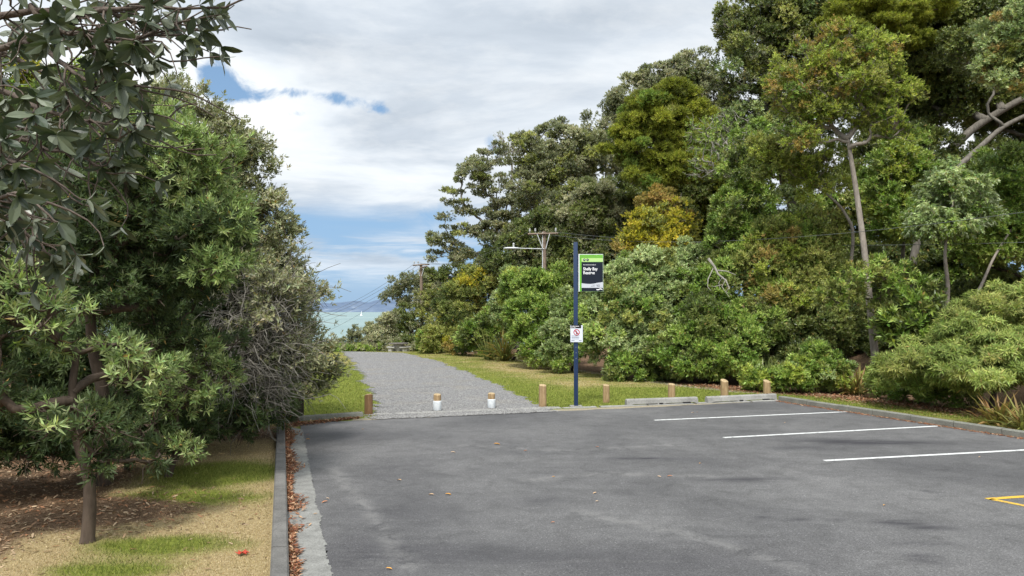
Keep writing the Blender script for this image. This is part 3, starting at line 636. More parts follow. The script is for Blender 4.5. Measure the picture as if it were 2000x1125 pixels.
# ================================================================== BOLLARDS
def woodmat(name, c1, c2):
    m, nt = newmat(name); co_ = obj_co(nt); mp = nt.nodes.new('ShaderNodeMapping'); mp.inputs['Scale'].default_value = (1, 1, .12); nt.links.new(co_, mp.inputs[0])
    n = noise(nt, mp.outputs[0], 26, 7, .65, .6); n2 = noise(nt, co_, 5, 4); c = ramp(nt, n, [(.3, c1), (.65, c2)]); c = mixc(nt, mth(nt, 'MULTIPLY', ramp(nt, n2, [(.5, 0.0), (.7, 1.0)]), .45), c, [v * .5 for v in c1])
    finish(nt, c, .85, n, .6, .01, .15); return m
W_TAN = woodmat('timber_tan', (.20, .13, .065), (.38, .27, .15)); W_BRN = woodmat('timber_brown', (.12, .065, .03), (.25, .15, .08)); W_TOP = woodmat('timber_cut', (.24, .17, .09), (.48, .37, .22)); W_GREY = woodmat('timber_pole', (.13, .095, .07), (.27, .21, .16))
BLK = simple('black', (.012, .012, .014), .5, .1); SLEEVE, nt = newmat('white_sleeve'); co_ = obj_co(nt); n_ = noise(nt, co_, 14, 7, .75, .5); finish(nt, ramp(nt, n_, [(.34, (.30, .33, .36)), (.42, (.62, .66, .68)), (.6, (.74, .77, .78))]), .6, n_, .2, .004)
def bollard(px, pyb, pyt, wpx, slant, mat, label, sleeve=False):
    b_ = G(px, pyb); s = b_[1] / F; h = (pyb - pyt) * s; r = wpx * s / 2
    root = thing('bollard', b_, label, 'bollard', 'short timber bollards along the far edge of the car park')
    n = 28; V_ = []; fs = []; rings = [(-.1, 1.0), (h * .3, 1.0), (h * .6, .99), (h * .92, .98)]
    for z, f in rings:
        for k in range(n):
            a_ = 2 * PI * k / n; rr_ = r * f * (1 + .025 * math.sin(3 * a_ + px)); V_.append((b_[0] + rr_ * math.cos(a_), b_[1] + rr_ * math.sin(a_), z))
    for k in range(n):   # sloping sawn top edge
        a_ = 2 * PI * k / n; rr_ = r * .96; V_.append((b_[0] + rr_ * math.cos(a_), b_[1] + rr_ * math.sin(a_), h * (1 + slant * math.sin(a_) * .5 - slant * .25 * math.cos(a_)) - .012))
    for i in range(4):
        for k in range(n):
            q_ = i * n + k; w_ = i * n + (k + 1) % n; fs.append((q_, w_, w_ + n, q_ + n))
    MB().add(V_, fs).build('post', mat, root, True)
    T_ = V_[-n:]; V2 = [(v[0], v[1], v[2]) for v in T_] + [(b_[0] + (v[0] - b_[0]) * .86, b_[1] + (v[1] - b_[1]) * .86, v[2] + .012) for v in T_]
    MB().add(V2, [(k, (k + 1) % n, n + (k + 1) % n, n + k) for k in range(n)] + [tuple(range(n, 2 * n))]).build('sawn_top', W_TOP, root)
    if sleeve:
        MB().lathe((b_[0], b_[1], 0), [(r * 1.02, .02), (r * 1.09, .03), (r * 1.10, h * .60), (r * 1.02, h * .62)], 28).build('sleeve', SLEEVE, root, True)
    return root
bollard(720, 810, 771, 16, -.10, W_BRN, 'dark brown timber bollard at the end of the low concrete beam')
bollard(854, 803, 770, 15, .04, W_TAN, 'left of the two short white sleeved bollards at the gravel path', True)
bollard(960, 798, 768, 14, .04, W_TAN, 'right of the two short white sleeved bollards at the gravel path', True)
bollard(1060, 795, 752, 15, .05, W_TAN, 'tall tan timber bollard just left of the navy sign post')
bollard(1184, 786, 752, 13, .04, W_TAN, 'tan timber bollard on the grass just right of the sign post')
bollard(1312, 782, 750, 14, .05, W_TAN, 'tan timber bollard behind the left concrete wheel stop')
bollard(1415, 779, 743, 15, .12, W_TAN, 'slant topped tan bollard behind the middle of the right hand wheel stop')
bollard(1498, 777, 744, 14, .12, W_TAN, 'rightmost slant topped tan bollard, near the start of the right hand kerb')
bp_ = G(585, 812); rt = thing('post', bp_, 'dark weathered wooden post half hidden under the grey shrub at the kerb corner', 'post'); MB().box((bp_[0], bp_[1], .32), (.19, .17, .84), .3, .015).build('post_body', BARK['dark'], rt); MB().box((bp_[0], bp_[1], .755), (.17, .15, .03), .3, .008).build('post_cap', BARK['brown'], rt)
# wheel stops
def wheel_stop(pa, pb, hpx, depth, label, name='wheel_stop', mat=CONC_W, notches=True):
    A = G(*pa); B = G(*pb); d = unit((B - A)[None])[0]; nrm = np.array([-d[1], d[0], 0]); L = np.linalg.norm(B - A); h = hpx * A[1] / F
    root = thing(name, A, label, 'wheel stop' if notches else 'concrete beam', 'concrete wheel stops at the far edge of the car park' if notches else None)
    prof = [(0, 0.0), (.02, h - .03), (.045, h), (depth - .045, h), (depth - .02, h - .03), (depth, 0.0)]
    # cut-outs under the front for drainage
    xs = [0, L]; cuts = []
    if notches: cuts = [(.10 * L, .42 * L), (.56 * L, .93 * L)]
    V_, fs = [], []
    stations = sorted(set([0, .02, L - .02, L] + [v for c_ in cuts for v in c_] + list(np.linspace(.3, L - .3, 6))))
    for s in stations:
        inc = any(c_[0] <= s <= c_[1] for c_ in cuts); e = .015 if s in (0, L) else 0
        for k, (o_, z) in enumerate(prof):
            zz = z + (.035 if (inc and z == 0) else 0.0); zz = zz - (e if z > 0 else 0)
            p = A + d * s + nrm * o_; V_.append((p[0], p[1], zz + .004))
    m_ = len(prof)
    for i in range(len(stations) - 1):
        for k in range(m_ - 1): fs.append((i * m_ + k, (i + 1) * m_ + k, (i + 1) * m_ + k + 1, i * m_ + k + 1))
    fs.append(tuple(range(m_))); fs.append(tuple(reversed(range((len(stations) - 1) * m_, len(stations) * m_))))
    MB().add(V_, fs).build('beam', mat, root)
    for f in ((.12, .88) if notches else (.97,)):
        p = A + d * L * f + nrm * depth * .5; MB().lathe((p[0], p[1], h - .004), [(.022, 0), (.022, .012), (.012, .016)], 12).build('bolt', BARK['brown'], root)
    if notches:
        for f, s_ in ((.47, 2), (.83, 4)):
            p = A + d * L * f - nrm * .012; mb = MB(); mb.box((p[0], p[1], .035), (.09 * s_ * .6, .03, .035), math.atan2(d[1], d[0]), .008); mb.build('packer', BLK, root)
    return root
wheel_stop((1225, 793), (1364, 788), 12.5, .16, 'left of the two pale concrete wheel stops, in front of one bollard')
wheel_stop((1383, 788), (1518, 781.5), 12.5, .16, 'right of the two pale concrete wheel stops, in front of two bollards')
wheel_stop((569, 824), (710, 814), 9.5, .14, 'low mossy concrete beam between the kerb corner and the dark brown bollard', 'concrete_beam', CONC_K, False)

# ================================================================== SIGN POST
NAVY, nt = newmat('navy_powdercoat'); finish(nt, mixc(nt, noise(nt, obj_co(nt), 6, 4), (.008, .024, .07), (.014, .036, .095)), .38, None, 0, 0, .5)
Gn = simple('sign_green', (.13, .38, .035), .45, .06); Gp = simple('sign_pale_green', (.42, .62, .22), .45, .03); Dk = simple('sign_dark', (.008, .012, .022), .35, .1); Wt = simple('sign_white', (.74, .76, .78), .4, .03); Gy = simple('sign_silver', (.50, .52, .56), .45, .04); Rd = simple('sign_red', (.42, .01, .02), .4, .05); Alu = simple('alloy', (.55, .56, .57), .4, .05, metallic=.3)
sb = G(1125, 794); sY = sb[1]; s = sY / F; sx_ = sb[0]; sg = thing('sign_post', sb, 'tall navy blue sign post with green and black reserve name board and small notice', 'sign')
ztop = P(1122, 473, sY)[2]
MB().box((sx_, sY, (ztop - .1) / 2), (.105, .105, ztop + .1), 0, .022).build('pole', NAVY, sg, True)
MB().box((sx_, sY, ztop + .006), (.10, .10, .012), 0, .004).build('pole_cap', BLK, sg)
MB().box((sx_, sY, .01), (.30, .26, .03), .1, .01).build('footing', CONC, sg)
def rect(x0, x1, z0, z1, y): return MB().add([(x0, y, z0), (x1, y, z0), (x1, y, z1), (x0, y, z1)], [(0, 1, 2, 3)])
def sxp(px): return (px - 1000) / F * sY
def szp(py): return P(1150, py, sY)[2]
X0, X1, Z1, Z0 = sxp(1130), sxp(1178.2), szp(496.5), szp(569.5); WB, HB = X1 - X0, Z1 - Z0
yf = sY - .02
bd = MB().box(((X0 + X1) / 2, sY, (Z0 + Z1) / 2), (WB, .035, HB), 0, .003).build('name_board', Wt, sg)
def U(u): return X0 + u * WB
def Vz(v): return Z1 - v * HB     # v measured from the top
rect(U(.04), U(.99), Vz(.995), Vz(.012), yf - .002).build('green_field', Gn, bd)
rng_ = random.Random(3); mb = MB()
for i in range(34):
    for j in range(5):
        u_, v_ = .06 + i * .0275 + (j % 2) * .013, .02 + j * .016; x0, z0 = U(u_), Vz(v_); r_ = .0035; y_ = yf - .004
        mb.add([(x0 - r_, y_, z0), (x0, y_, z0 - r_), (x0 + r_, y_, z0), (x0, y_, z0 + r_)], [(0, 1, 2, 3)])
mb.build('dotted_pattern', Gp, bd)
rect(U(.12), U(.985), Vz(.205), Vz(.105), yf - .004).build('pale_band', Gp, bd)
def disc(cx, cz, r, y, n=28): return MB().add([(cx + r * math.cos(2 * PI * k / n), y, cz + r * math.sin(2 * PI * k / n)) for k in range(n)], [tuple(range(n))])
for u_ in (.235, .365):
    dd_ = disc(U(u_), Vz(.152), .031, yf - .006).build('icon', Dk, bd)
mb = MB(); cz_ = Vz(.152); cu = U(.235); yy_ = yf - .008
mb.add([(cu - .018, yy_, cz_ - .004), (cu + .018, yy_, cz_ - .004), (cu + .018, yy_, cz_ + .002), (cu + .006, yy_, cz_ + .009), (cu - .010, yy_, cz_ + .009), (cu - .018, yy_, cz_ + .003)], [(0, 1, 2, 3, 4, 5)]); mb.build('icon_symbol', Wt, bd); mb = MB(); cu = U(.365)
mb.add([(cu - .016, yy_, cz_ - .008), (cu - .002, yy_, cz_ - .008), (cu + .012, yy_, cz_ + .002), (cu - .016, yy_, cz_ + .008)], [(0, 1, 2, 3)]); mb.build('icon_symbol', Wt, bd)
rect(U(.12), U(.985), Vz(.99), Vz(.212), yf - .004).build('dark_panel', Dk, bd)
k = 20; mb = MB(); xs_ = np.linspace(.12, .985, k); top = [.775 + .022 * math.sin(PI * min(1, (u_ - .12) / .62)) - .03 * max(0, (u_ - .6) / .385) ** 1.5 for u_ in xs_]
mb.add([(U(u_), yf - .006, Vz(t_)) for u_, t_ in zip(xs_, top)] + [(U(u_), yf - .006, Vz(.90)) for u_ in reversed(xs_)], [tuple(reversed(range(2 * k)))]); mb.build('silver_band', Gy, bd)
def text(s_, x0, zb, size, mat, parent, name, bold=.0, xs=1.0, y=None):
    cu = bpy.data.curves.new('t', 'FONT'); cu.body = s_; cu.size = size; cu.offset = bold; cu.extrude = 0; cu.resolution_u = 4
    o = bpy.data.objects.new('t', cu); COL.objects.link(o); dg = bpy.context.evaluated_depsgraph_get(); me = bpy.data.meshes.new_from_object(o.evaluated_get(dg)); bpy.data.objects.remove(o)
    V_ = np.array([v.co[:] for v in me.vertices]); wl = world_loc(parent)
    for v in me.vertices: v.co = (x0 + v.co.x * xs - wl.x, (y if y is not None else yf - .0065) - wl.y, zb + v.co.y - wl.z)
    me.materials.clear(); me.materials.append(mat); ob = bpy.data.objects.new(name, me); link(ob, parent); return ob
WtT, nt = newmat('sign_lettering'); finish(nt, mixc(nt, noise(nt, obj_co(nt), 30, 2), (.86, .86, .86), (.9, .9, .9)), .5)
text('Nau mai, haere mai, welcome', U(.19), Vz(.295), .034, WtT, bd, 'lettering', .0003, .78)
text('Shelly Bay', U(.185), Vz(.432), .108, WtT, bd, 'lettering', .0014, .83)
text('Reserve', U(.185), Vz(.535), .108, WtT, bd, 'lettering', .0014, .83)
text('Tamaki', U(.56), Vz(.835), .026, Dk, bd, 'lettering', 0, .9, yf - .0085); text('Makaurau', U(.50), Vz(.868), .026, Dk, bd, 'lettering', 0, .9, yf - .0085)
text('Auckland', U(.72), Vz(.835), .030, Dk, bd, 'lettering', .0006, .75, yf - .0085); text('Council', U(.74), Vz(.870), .030, Dk, bd, 'lettering', .0006, .75, yf - .0085)
MB().box((U(.93), yf - .0085, Vz(.848)), (.030, .001, .038)).build('council_mark', Gy, bd)
lg = [(U(.72 + .24 * f), yf - .0075, Vz(.942 + .012 * math.sin(f * 7))) for f in np.linspace(0, 1, 14)]; mb = MB(); mb.add([(p[0], p[1], p[2] + .012) for p in lg] + [(p[0], p[1], p[2] - .010) for p in reversed(lg)], [tuple(reversed(range(28)))]); mb.build('logo_squiggle', WtT, bd)
for v in (.13, .5, .87):
    MB().box((X0 - .008, sY, Vz(v)), (.03, .028, .03), 0, .003).build('bracket', BLK, sg)
# small notice
x0, x1, z1, z0 = sxp(1113.5), sxp(1137.5), szp(635), szp(668); yn = sY - .075; wn, hn = x1 - x0, z1 - z0
nb_ = MB().box(((x0 + x1) / 2, yn, (z0 + z1) / 2), (wn, .006, hn), 0, .002).build('notice', simple('notice_white', (.62, .65, .72), .4, .03), sg)
rect(x0 + .01, x0 + wn * .87, z1 - hn * .18, z1 - hn * .0, yn - .005).build('notice_header', BLK, nb_)
text('Alcohol control', x0 + .018, z1 - hn * .085, .034, WtT, nb_, 'lettering', .0008, .90, yn - .007); text('area in force', x0 + .018, z1 - hn * .155, .028, WtT, nb_, 'lettering', .0003, .8, yn - .007)
cx_, cz_ = x0 + wn * .50, z1 - hn * .42; mb = MB(); n = 40; ro, ri = .078, .060
mb.add([(cx_ + r_ * math.cos(2 * PI * k / n), yn - .006, cz_ + r_ * math.sin(2 * PI * k / n)) for r_ in (ro, ri) for k in range(n)], [(k, (k + 1) % n, n + (k + 1) % n, n + k) for k in range(n)])
c45 = math.cos(PI / 4); mb.add([(cx_ - ri * c45 - .008, yn - .0075, cz_ + ri * c45 - .008), (cx_ - ri * c45 + .008, yn - .0075, cz_ + ri * c45 + .008), (cx_ + ri * c45 + .008, yn - .0075, cz_ - ri * c45 + .008), (cx_ + ri * c45 - .008, yn - .0075, cz_ - ri * c45 - .008)], [(3, 2, 1, 0)])
mb.build('prohibition_ring', Rd, nb_)
bt = [(-.012, -.045), (.012, -.045), (.012, .005), (.005, .02), (.005, .045), (-.005, .045), (-.005, .02), (-.012, .005)]; MB().add([(cx_ + a_, yn - .0065, cz_ + b_) for a_, b_ in bt], [tuple(range(8))]).build('bottle_symbol', BLK, nb_)
mb = MB()
for v, w_ in ((.63, .64), (.70, .58), (.745, .62), (.82, .60)): mb.add([(x0 + .03, yn - .005, z1 - hn * v), (x0 + .03 + wn * w_, yn - .005, z1 - hn * v), (x0 + .03 + wn * w_, yn - .005, z1 - hn * v + .008), (x0 + .03, yn - .005, z1 - hn * v + .008)], [(0, 1, 2, 3)])
for u_, w_ in ((.08, .25), (.68, .22)): mb.add([(x0 + wn * u_, yn - .005, z0 + .035), (x0 + wn * (u_ + w_), yn - .005, z0 + .035), (x0 + wn * (u_ + w_), yn - .005, z0 + .048), (x0 + wn * u_, yn - .005, z0 + .048)], [(0, 1, 2, 3)])
mb.build('notice_text', simple('notice_grey', (.16, .17, .2), .5, .05), nb_)
for py in (678, 689, 700):
    q_ = MB().lathe((sx_, sY - .055, szp(py)), [(.008, -.005), (.008, .005)], 10); q_.build('bolt', Alu, sg)

# ================================================================== UTILITY POLES, WIRES, TABLE
GALV = simple('galvanised', (.52, .54, .55), .45, .08); CER = simple('ceramic', (.42, .43, .42), .3, .03)
def utility_pole(px, pyt, Y, rpx, label, arm, armpy, arm2=None, lamp=False, lean=0):
    s = Y / F; x = (px - 1000) * s; zt = P(px, pyt, Y)[2]; zb = float(H(x, Y)); root = thing('power_pole', (x - lean, Y, zb), label, 'power pole')
    r = rpx * s; MB().tube([(x - lean, Y, zb - .3), (x, Y, zt)], [r * 1.25, r * .92], 14).build('pole', W_GREY, root, True)
    a0, a1 = [(v - 1000) * s for v in arm]; za, zb2 = P(px, armpy[0], Y)[2], P(px, armpy[1], Y)[2]; yA = Y - r - .06
    mb = MB(); mb.tube([(a0, yA, za), (a1, yA, zb2)], .05, 4); mb.build('crossarm', W_GREY, root)
    for sgn, f in ((-1, .30), (1, .68)):
        xa = a0 + (a1 - a0) * (.30 if sgn < 0 else .72); MB().tube([(xa, yA - .03, za + (zb2 - za) * .5), (x + sgn * r * .7, yA, za - .75)], .022, 5).build('brace', GALV, root)
    for xa in (a0 + .1, a0 + .38, a1 - .12):
        z_ = za + (zb2 - za) * (xa - a0) / (a1 - a0) + .06; MB().lathe((xa, yA, z_), [(.018, 0), (.018, .07), (.05, .08), (.055, .12), (.03, .14), (.045, .16), (.04, .21), (.012, .23)], 12).build('insulator', CER, root, True)
    if arm2:
        (ax0, ay0), (ax1, ay1) = arm2; MB().tube([P(ax0, ay0, Y - .2), P(ax1, ay1, Y - .2)], .05, 4).build('lower_crossarm', W_GREY, root)
    if lamp:
        zl = P(px, 486.5, Y)[2]; xl = (1010 - 1000) * s; MB().tube([(x, Y - r, zl), (xl, Y - r - .05, zl + .03)], .022, 8).build('lamp_arm', GALV, root, True)
        V_ = []; fs = []; nS = 10; prof = [(0, .05, .03), (.08, .085, .045), (.3, .12, .06), (.6, .13, .06), (.75, .08, .035), (.80, .03, .012)]
        for t_, w_, h_ in prof:
            for k in range(nS): a_ = 2 * PI * k / nS; V_.append((xl + .1 - t_, Y - r - .05 + w_ * math.cos(a_), zl + .03 + h_ * math.sin(a_)))
        for i in range(len(prof) - 1):
            for k in range(nS): q_ = i * nS + k; w_ = i * nS + (k + 1) % nS; fs.append((q_, w_, w_ + nS, q_ + nS))
        fs += [tuple(range(nS)), tuple(reversed(range((len(prof) - 1) * nS, len(prof) * nS)))]; MB().add(V_, fs).build('lamp_head', GALV, root, True)
        MB().lathe((xl - .18, Y - r - .05, zl + .08), [(.05, 0), (.05, .10), (.03, .12), (.055, .14), (.05, .2), (.02, .23)], 12).build('photocell', CER, root, True)
        MB().tube([(x - r * .8, Y - r * .8, zl - 1.6), (x - r * .8, Y - r * .8, zt - .05)], .024, 6).build('conduit', GALV, root)
    return root, a0, a1, za, yA
PY1, PY2 = 38.0, 52.0
p1, a10, a11, z1a, y1a = utility_pole(1063, 452, PY1, 4.2, 'brown wooden power pole with crossarm and grey street light behind green shrubs', (1031, 1090), (458, 456.5), lamp=True)
p2, a20, a21, z2a, y2a = utility_pole(822, 515.5, PY2, 3.0, 'weathered far power pole by the sea with wires running down to the left', (806.5, 839), (518.5, 516.5), arm2=((820, 523), (835, 520)), lean=-.15)
WIRE = simple('wire', (.10, .11, .10), .6, .05)
def wire(a_, b_, sag, label, group):
    a_ = np.array(a_, float); b_ = np.array(b_, float); n = 24; t_ = np.linspace(0, 1, n); pts = [tuple(a_ * (1 - f) + b_ * f - np.array([0, 0, sag * 4 * f * (1 - f)])) for f in t_]
    root = tag(MB().tube(pts, .011 if a_[1] > 45 or b_[1] > 45 else .008, 4).build('overhead_wire', WIRE), label, 'wire', group); return root
gw = 'overhead wires from the far power pole down to the left'
e = [(560, 535), (560, 539), (560, 543), (560, 618)]
for i, (sx0, sy0, ex, ey) in enumerate(((807, 517, 470, 612), (813, 520, 470, 618), (820, 523, 470, 630), (833, 520, 470, 668))):
    lab = ['uppermost of the wires sagging from the far power pole to the left', 'second wire from the top sagging from the far power pole to the left', 'third wire from the top sagging from the far power pole to the left', 'lowest and steepest wire from the far power pole to the left'][i]
    wire(P(sx0, sy0, PY2 - .25), P(ex, ey, 95), 2.4, lab, gw)
gw2 = 'overhead wires between the two power poles'
wire((a20 + .3, y2a, z2a + .2), (a10 + .15, y1a, z1a + .2), .7, 'left wire between the far and the near power pole', gw2); wire((a21 - .1, y2a, z2a + .2), (a11 - .12, y1a, z1a + .2), .7, 'right wire between the far and the near power pole', gw2)
wire((a11 - .12, y1a, z1a + .1), P(2100, 470, 21), .35, 'upper wire running right from the near power pole in front of the trees', 'wires running right from the near power pole'); wire((a11 - .3, y1a, z1a - .05), P(2100, 400, 18), .6, 'lower wire running right from the near power pole in front of the trees', 'wires running right from the near power pole')
# picnic table
tY = 46.0; tx = (779 - 1000) / F * tY; tz = float(H(tx, tY)); TC = concrete('table_concrete', (.40, .39, .36), .7); TD = concrete('table_top_concrete', (.15, .135, .12), .7); pt = thing('picnic_table', (tx, tY, tz), 'round concrete picnic table with curved concrete seats at the end of the gravel path', 'picnic table')
zt_ = P(779, 669.8, tY)[2] - tz; k_ = max(zt_ / .76, .5)
MB().lathe((tx, tY, tz), [(.33, -.1), (.33, .66 * k_)], 32).build('pedestal', TC, pt, True)
MB().lathe((tx, tY, tz), [(.55, .665 * k_), (.62, .69 * k_), (.62, .75 * k_), (.60, .76 * k_)], 40).build('tabletop', TD, pt, True)
for a0_ in (PI * .75, -PI * .25, PI * .25, -PI * .75):
    mb = MB(); n = 10; V_ = []; fs = []
    for i in range(n + 1):
        a_ = a0_ - .55 + 1.1 * i / n
        for r_, z_ in ((.50, .36), (.74, .36), (.74, .45), (.50, .45)): V_.append((tx + r_ * 1.0 * math.cos(a_), tY + r_ * math.sin(a_), tz + z_ * k_))
    for i in range(n):
        for k in range(4): fs.append((i * 4 + k, i * 4 + (k + 1) % 4, i * 4 + 4 + (k + 1) % 4, i * 4 + 4 + k))
    fs += [(3, 2, 1, 0), tuple(range(4 * n, 4 * n + 4))]; st_ = mb.add(V_, fs).build('seat', TC, pt)
    MB().box((tx + .60 * math.cos(a0_), tY + .60 * math.sin(a0_), tz + .13 * k_), (.16, .3, .46 * k_), a0_, .01).build('seat_support', TC, pt)

# ================================================================== TREES, RIGHT SIDE
ALL = dict(cat='tree')
# far end, beyond the crest
tree('pohutukawa_tree', 'small open pohutukawa tree leaning left over the sea beside the far power pole', [(775, 560, 56, 26, 22), (758, 585, 56, 18, 18), (800, 548, 56, 22, 14), (800, 580, 56, 22, 18)], (812, 57), 'pohutukawa', cover=1.3, clump=.62, trunk=.15, bark='brown', trunkpts=[(805, 640, 57), (790, 605, 56)], gap=.25, lscale=1.6)
tree('shrub', 'pale grey green shrub left of the picnic table at the cliff edge', [(740, 655, 50, 26, 26), (758, 630, 50, 16, 20), (722, 670, 49, 14, 14)], (742, 50), 'grey', cover=1.8, clump=.45, trunk=.06, crown='foliage', stem='stem', cat='shrub', lscale=1.5)
tree('shrub', 'small dark spiky topped shrub against the sea at the cliff edge', [(690, 668, 48, 13, 14), (694, 650, 48, 7, 14), (676, 676, 48, 14, 9), (655, 680, 47, 18, 9)], (690, 48), 'pohutukawa', cover=1.2, clump=.28, trunk=.04, crown='foliage', stem='stem', cat='shrub', lscale=1.4)
tree('shrub', 'low bright green bush at the cliff edge just left of the sea view', [(650, 690, 44, 20, 9), (630, 688, 44, 14, 12)], (650, 44), 'green', cover=1.6, clump=.25, trunk=.03, crown='foliage', stem='stem', cat='shrub', lscale=1.3)
tree('tree', 'dark round headed tree just behind the picnic table', [(790, 628, 53, 24, 20), (812, 648, 52, 26, 26), (775, 655, 53, 18, 22), (800, 672, 50, 34, 14)], (800, 53), 'dark', cover=1.8, clump=.55, trunk=.12, bark='dark', lscale=1.6, mix=[('grey', .3, 'all')])
tree('tree', 'grey brown twiggy tree right of the far power pole', [(845, 600, 52, 32, 26), (870, 585, 52, 26, 26), (838, 572, 53, 22, 16), (880, 620, 50, 28, 24)], (850, 52), 'olive', cover=1.1, clump=.5, trunk=.12, bark='dead', twigs=700, lscale=1.4, mix=[('grey', .5, 'all')])
tree('tree', 'dark tree crown behind the far power pole against the sky', [(842, 543, 60, 26, 16), (870, 560, 60, 26, 20), (900, 540, 60, 28, 20), (860, 590, 60, 40, 30)], (870, 61), 'dark', cover=1.6, clump=.6, trunk=.2, lscale=1.7, gap=.1, mix=[('pohutukawa', .5, 'all')])
tree('shrub', 'yellow green shrub on the lawn edge right of the picnic table', [(850, 665, 42, 30, 20), (835, 675, 42, 20, 12), (880, 650, 43, 26, 30), (905, 635, 43, 20, 30)], (862, 43), 'olive', cover=1.9, clump=.38, trunk=.05, crown='foliage', stem='stem', cat='shrub', lscale=1.4, mix=[('yellow', .3, 'left'), ('green', .3, 'all')])
tree('shrub', 'dead orange brown bush at the lawn edge between green shrubs', [(890, 678, 40.5, 20, 12), (905, 670, 40.5, 14, 12)], (893, 40.5), 'orange', cover=1.1, clump=.25, trunk=.03, bark='brown', crown='foliage', stem='stem', cat='shrub', lscale=1.1)
tree('shrub', 'mid green rounded shrub left of the flax clump at the lawn edge', [(940, 655, 39, 34, 32), (915, 670, 39.5, 24, 22), (960, 630, 39, 30, 30)], (940, 39), 'green', cover=2.0, clump=.42, trunk=.05, crown='foliage', stem='stem', cat='shrub', lscale=1.3, mix=[('dark', .5, 'all')])
tree('tree', 'olive and yellow leaved tree above the shrubs left of the near power pole', [(915, 580, 44, 40, 36), (955, 560, 44, 32, 40), (890, 612, 43, 30, 26), (935, 540, 45, 24, 26)], (930, 44), 'olive', cover=1.5, clump=.5, trunk=.12, bark='brown', twigs=300, lscale=1.5, mix=[('orange', .25, 'all'), ('dark', .35, 'all'), ('yellow', .12, 'top')])
tree('pohutukawa_tree', 'large spreading pohutukawa with bare visible limbs leaning out over the far power pole', [(905, 455, 50, 44, 16), (868, 470, 50, 30, 13), (850, 500, 50, 22, 12), (900, 400, 50, 36, 34), (940, 350, 50, 46, 40), (905, 500, 50, 30, 12), (985, 400, 50, 44, 60), (960, 300, 51, 34, 20), (985, 450, 50, 40, 40)], (1005, 50), 'pohutukawa', cover=1.15, clump=.55, trunk=.34, bark='grey', trunkpts=[(1000, 600, 50), (985, 520, 50), (965, 470, 50), (945, 440, 50)], gap=.36, lscale=1.6, flat=.5, mix=[('grey', .35, 'all'), ('olive', .2, 'all')])
tree('dead_tree', 'leafless pale twiggy treetop showing above the pohutukawa crowns', [(995, 290, 54, 26, 22), (1030, 278, 54, 18, 14)], (1005, 54.5), 'grey', cover=.15, clump=.5, trunk=.15, bark='dead', twigs=700, trunkpts=[(1000, 400, 54), (1000, 320, 54)])
tree('pohutukawa_tree', 'dark domed pohutukawa with a gap of sky in its crown behind the near power pole', [(1085, 330, 48, 66, 62), (1040, 290, 48, 36, 34), (1120, 300, 48, 50, 46), (1045, 380, 47, 50, 50), (1130, 400, 46, 56, 50), (1090, 260, 49, 30, 18)], (1090, 48), 'pohutukawa', cover=1.5, clump=.6, trunk=.34, bark='grey', gap=.2, lscale=1.5, twigs=400, mix=[('grey', .25, 'all'), ('olive', .25, 'all')])
tree('pohutukawa_tree', 'very dark pohutukawa with the highest crown behind the yellow green totara', [(1190, 260, 54, 44, 46), (1240, 215, 54, 50, 60), (1300, 180, 54, 56, 70), (1350, 165, 54, 52, 60), (1390, 220, 54, 50, 90), (1300, 300, 54, 90, 100), (1165, 310, 53, 36, 60)], (1300, 55), 'pohutukawa', cover=1.4, clump=.72, trunk=.5, bark='grey', lscale=1.8, gap=.15, mix=[('dark', .2, 'all'), ('grey', .25, 'all')])
tree('tree', 'dark shaded tree standing behind the streetlight pole and shrubs', [(1000, 520, 44, 60, 50), (1060, 470, 44, 60, 60), (1100, 540, 43, 60, 50), (1130, 470, 43, 60, 60), (1180, 520, 42, 60, 70)], (1070, 45), 'dark', cover=1.9, clump=.65, trunk=.2, lscale=1.5, mix=[('pohutukawa', .35, 'all')])
tree('tree', 'grey green bushy tree right above the near power pole', [(1165, 400, 42, 44, 46), (1140, 440, 42, 46, 36), (1190, 440, 42, 40, 40)], (1160, 42), 'grey', cover=1.8, clump=.5, trunk=.14, lscale=1.3, mix=[('dark', .5, 'all')])
tree('totara_tree', 'bright yellow green totara with dense layered crown and dark hollow around its trunk', [(1315, 185, 38, 40, 28), (1345, 215, 38, 36, 36), (1265, 210, 38, 42, 28), (1290, 240, 38, 66, 32), (1235, 255, 38, 36, 30), (1350, 265, 38, 44, 40), (1210, 300, 38, 26, 20), (1255, 300, 38, 44, 26), (1340, 320, 38, 50, 40), (1280, 340, 38, 50, 30)], (1290, 38.5), 'totara', cover=2.2, clump=.5, trunk=.3, bark='dark', trunkpts=[(1292, 560, 38.5), (1290, 420, 38.5), (1285, 330, 38.5)], lscale=1.4, mix=[('green', .18, 'left'), ('olive', .15, 'all')], flat=.75, gap=.1)
tree('tree', 'tall dark tree filling the space under and right of the totara', [(1350, 400, 44, 80, 80), (1290, 440, 44, 80, 80), (1400, 330, 45, 60, 90), (1420, 450, 44, 70, 90), (1240, 410, 43, 56, 60)], (1350, 45), 'dark', cover=1.9, clump=.75, trunk=.35, lscale=1.7, mix=[('totara', .22, 'all')])
tree('dead_tree', 'bare silver grey branches fanning out right of the totara', [(1405, 290, 31, 50, 56), (1430, 260, 31, 44, 40), (1375, 265, 31, 36, 30), (1390, 330, 31, 40, 30)], (1465, 31.5), 'green', cover=.10, clump=.34, trunk=.09, bark='bleached', twigs=260, trunkpts=[(1465, 520, 31.5), (1455, 420, 31), (1440, 370, 31)])
tree('tree', 'glossy green leaved tree with a slim grey stem right of the dead branches', [(1445, 360, 29, 36, 60), (1465, 300, 29, 36, 50), (1430, 430, 28.5, 34, 50), (1480, 400, 29, 30, 50)], (1455, 29), 'green', cover=1.3, clump=.42, trunk=.08, bark='grey', twigs=200, gap=.1, lscale=1.25, mix=[('dark', .4, 'all')])
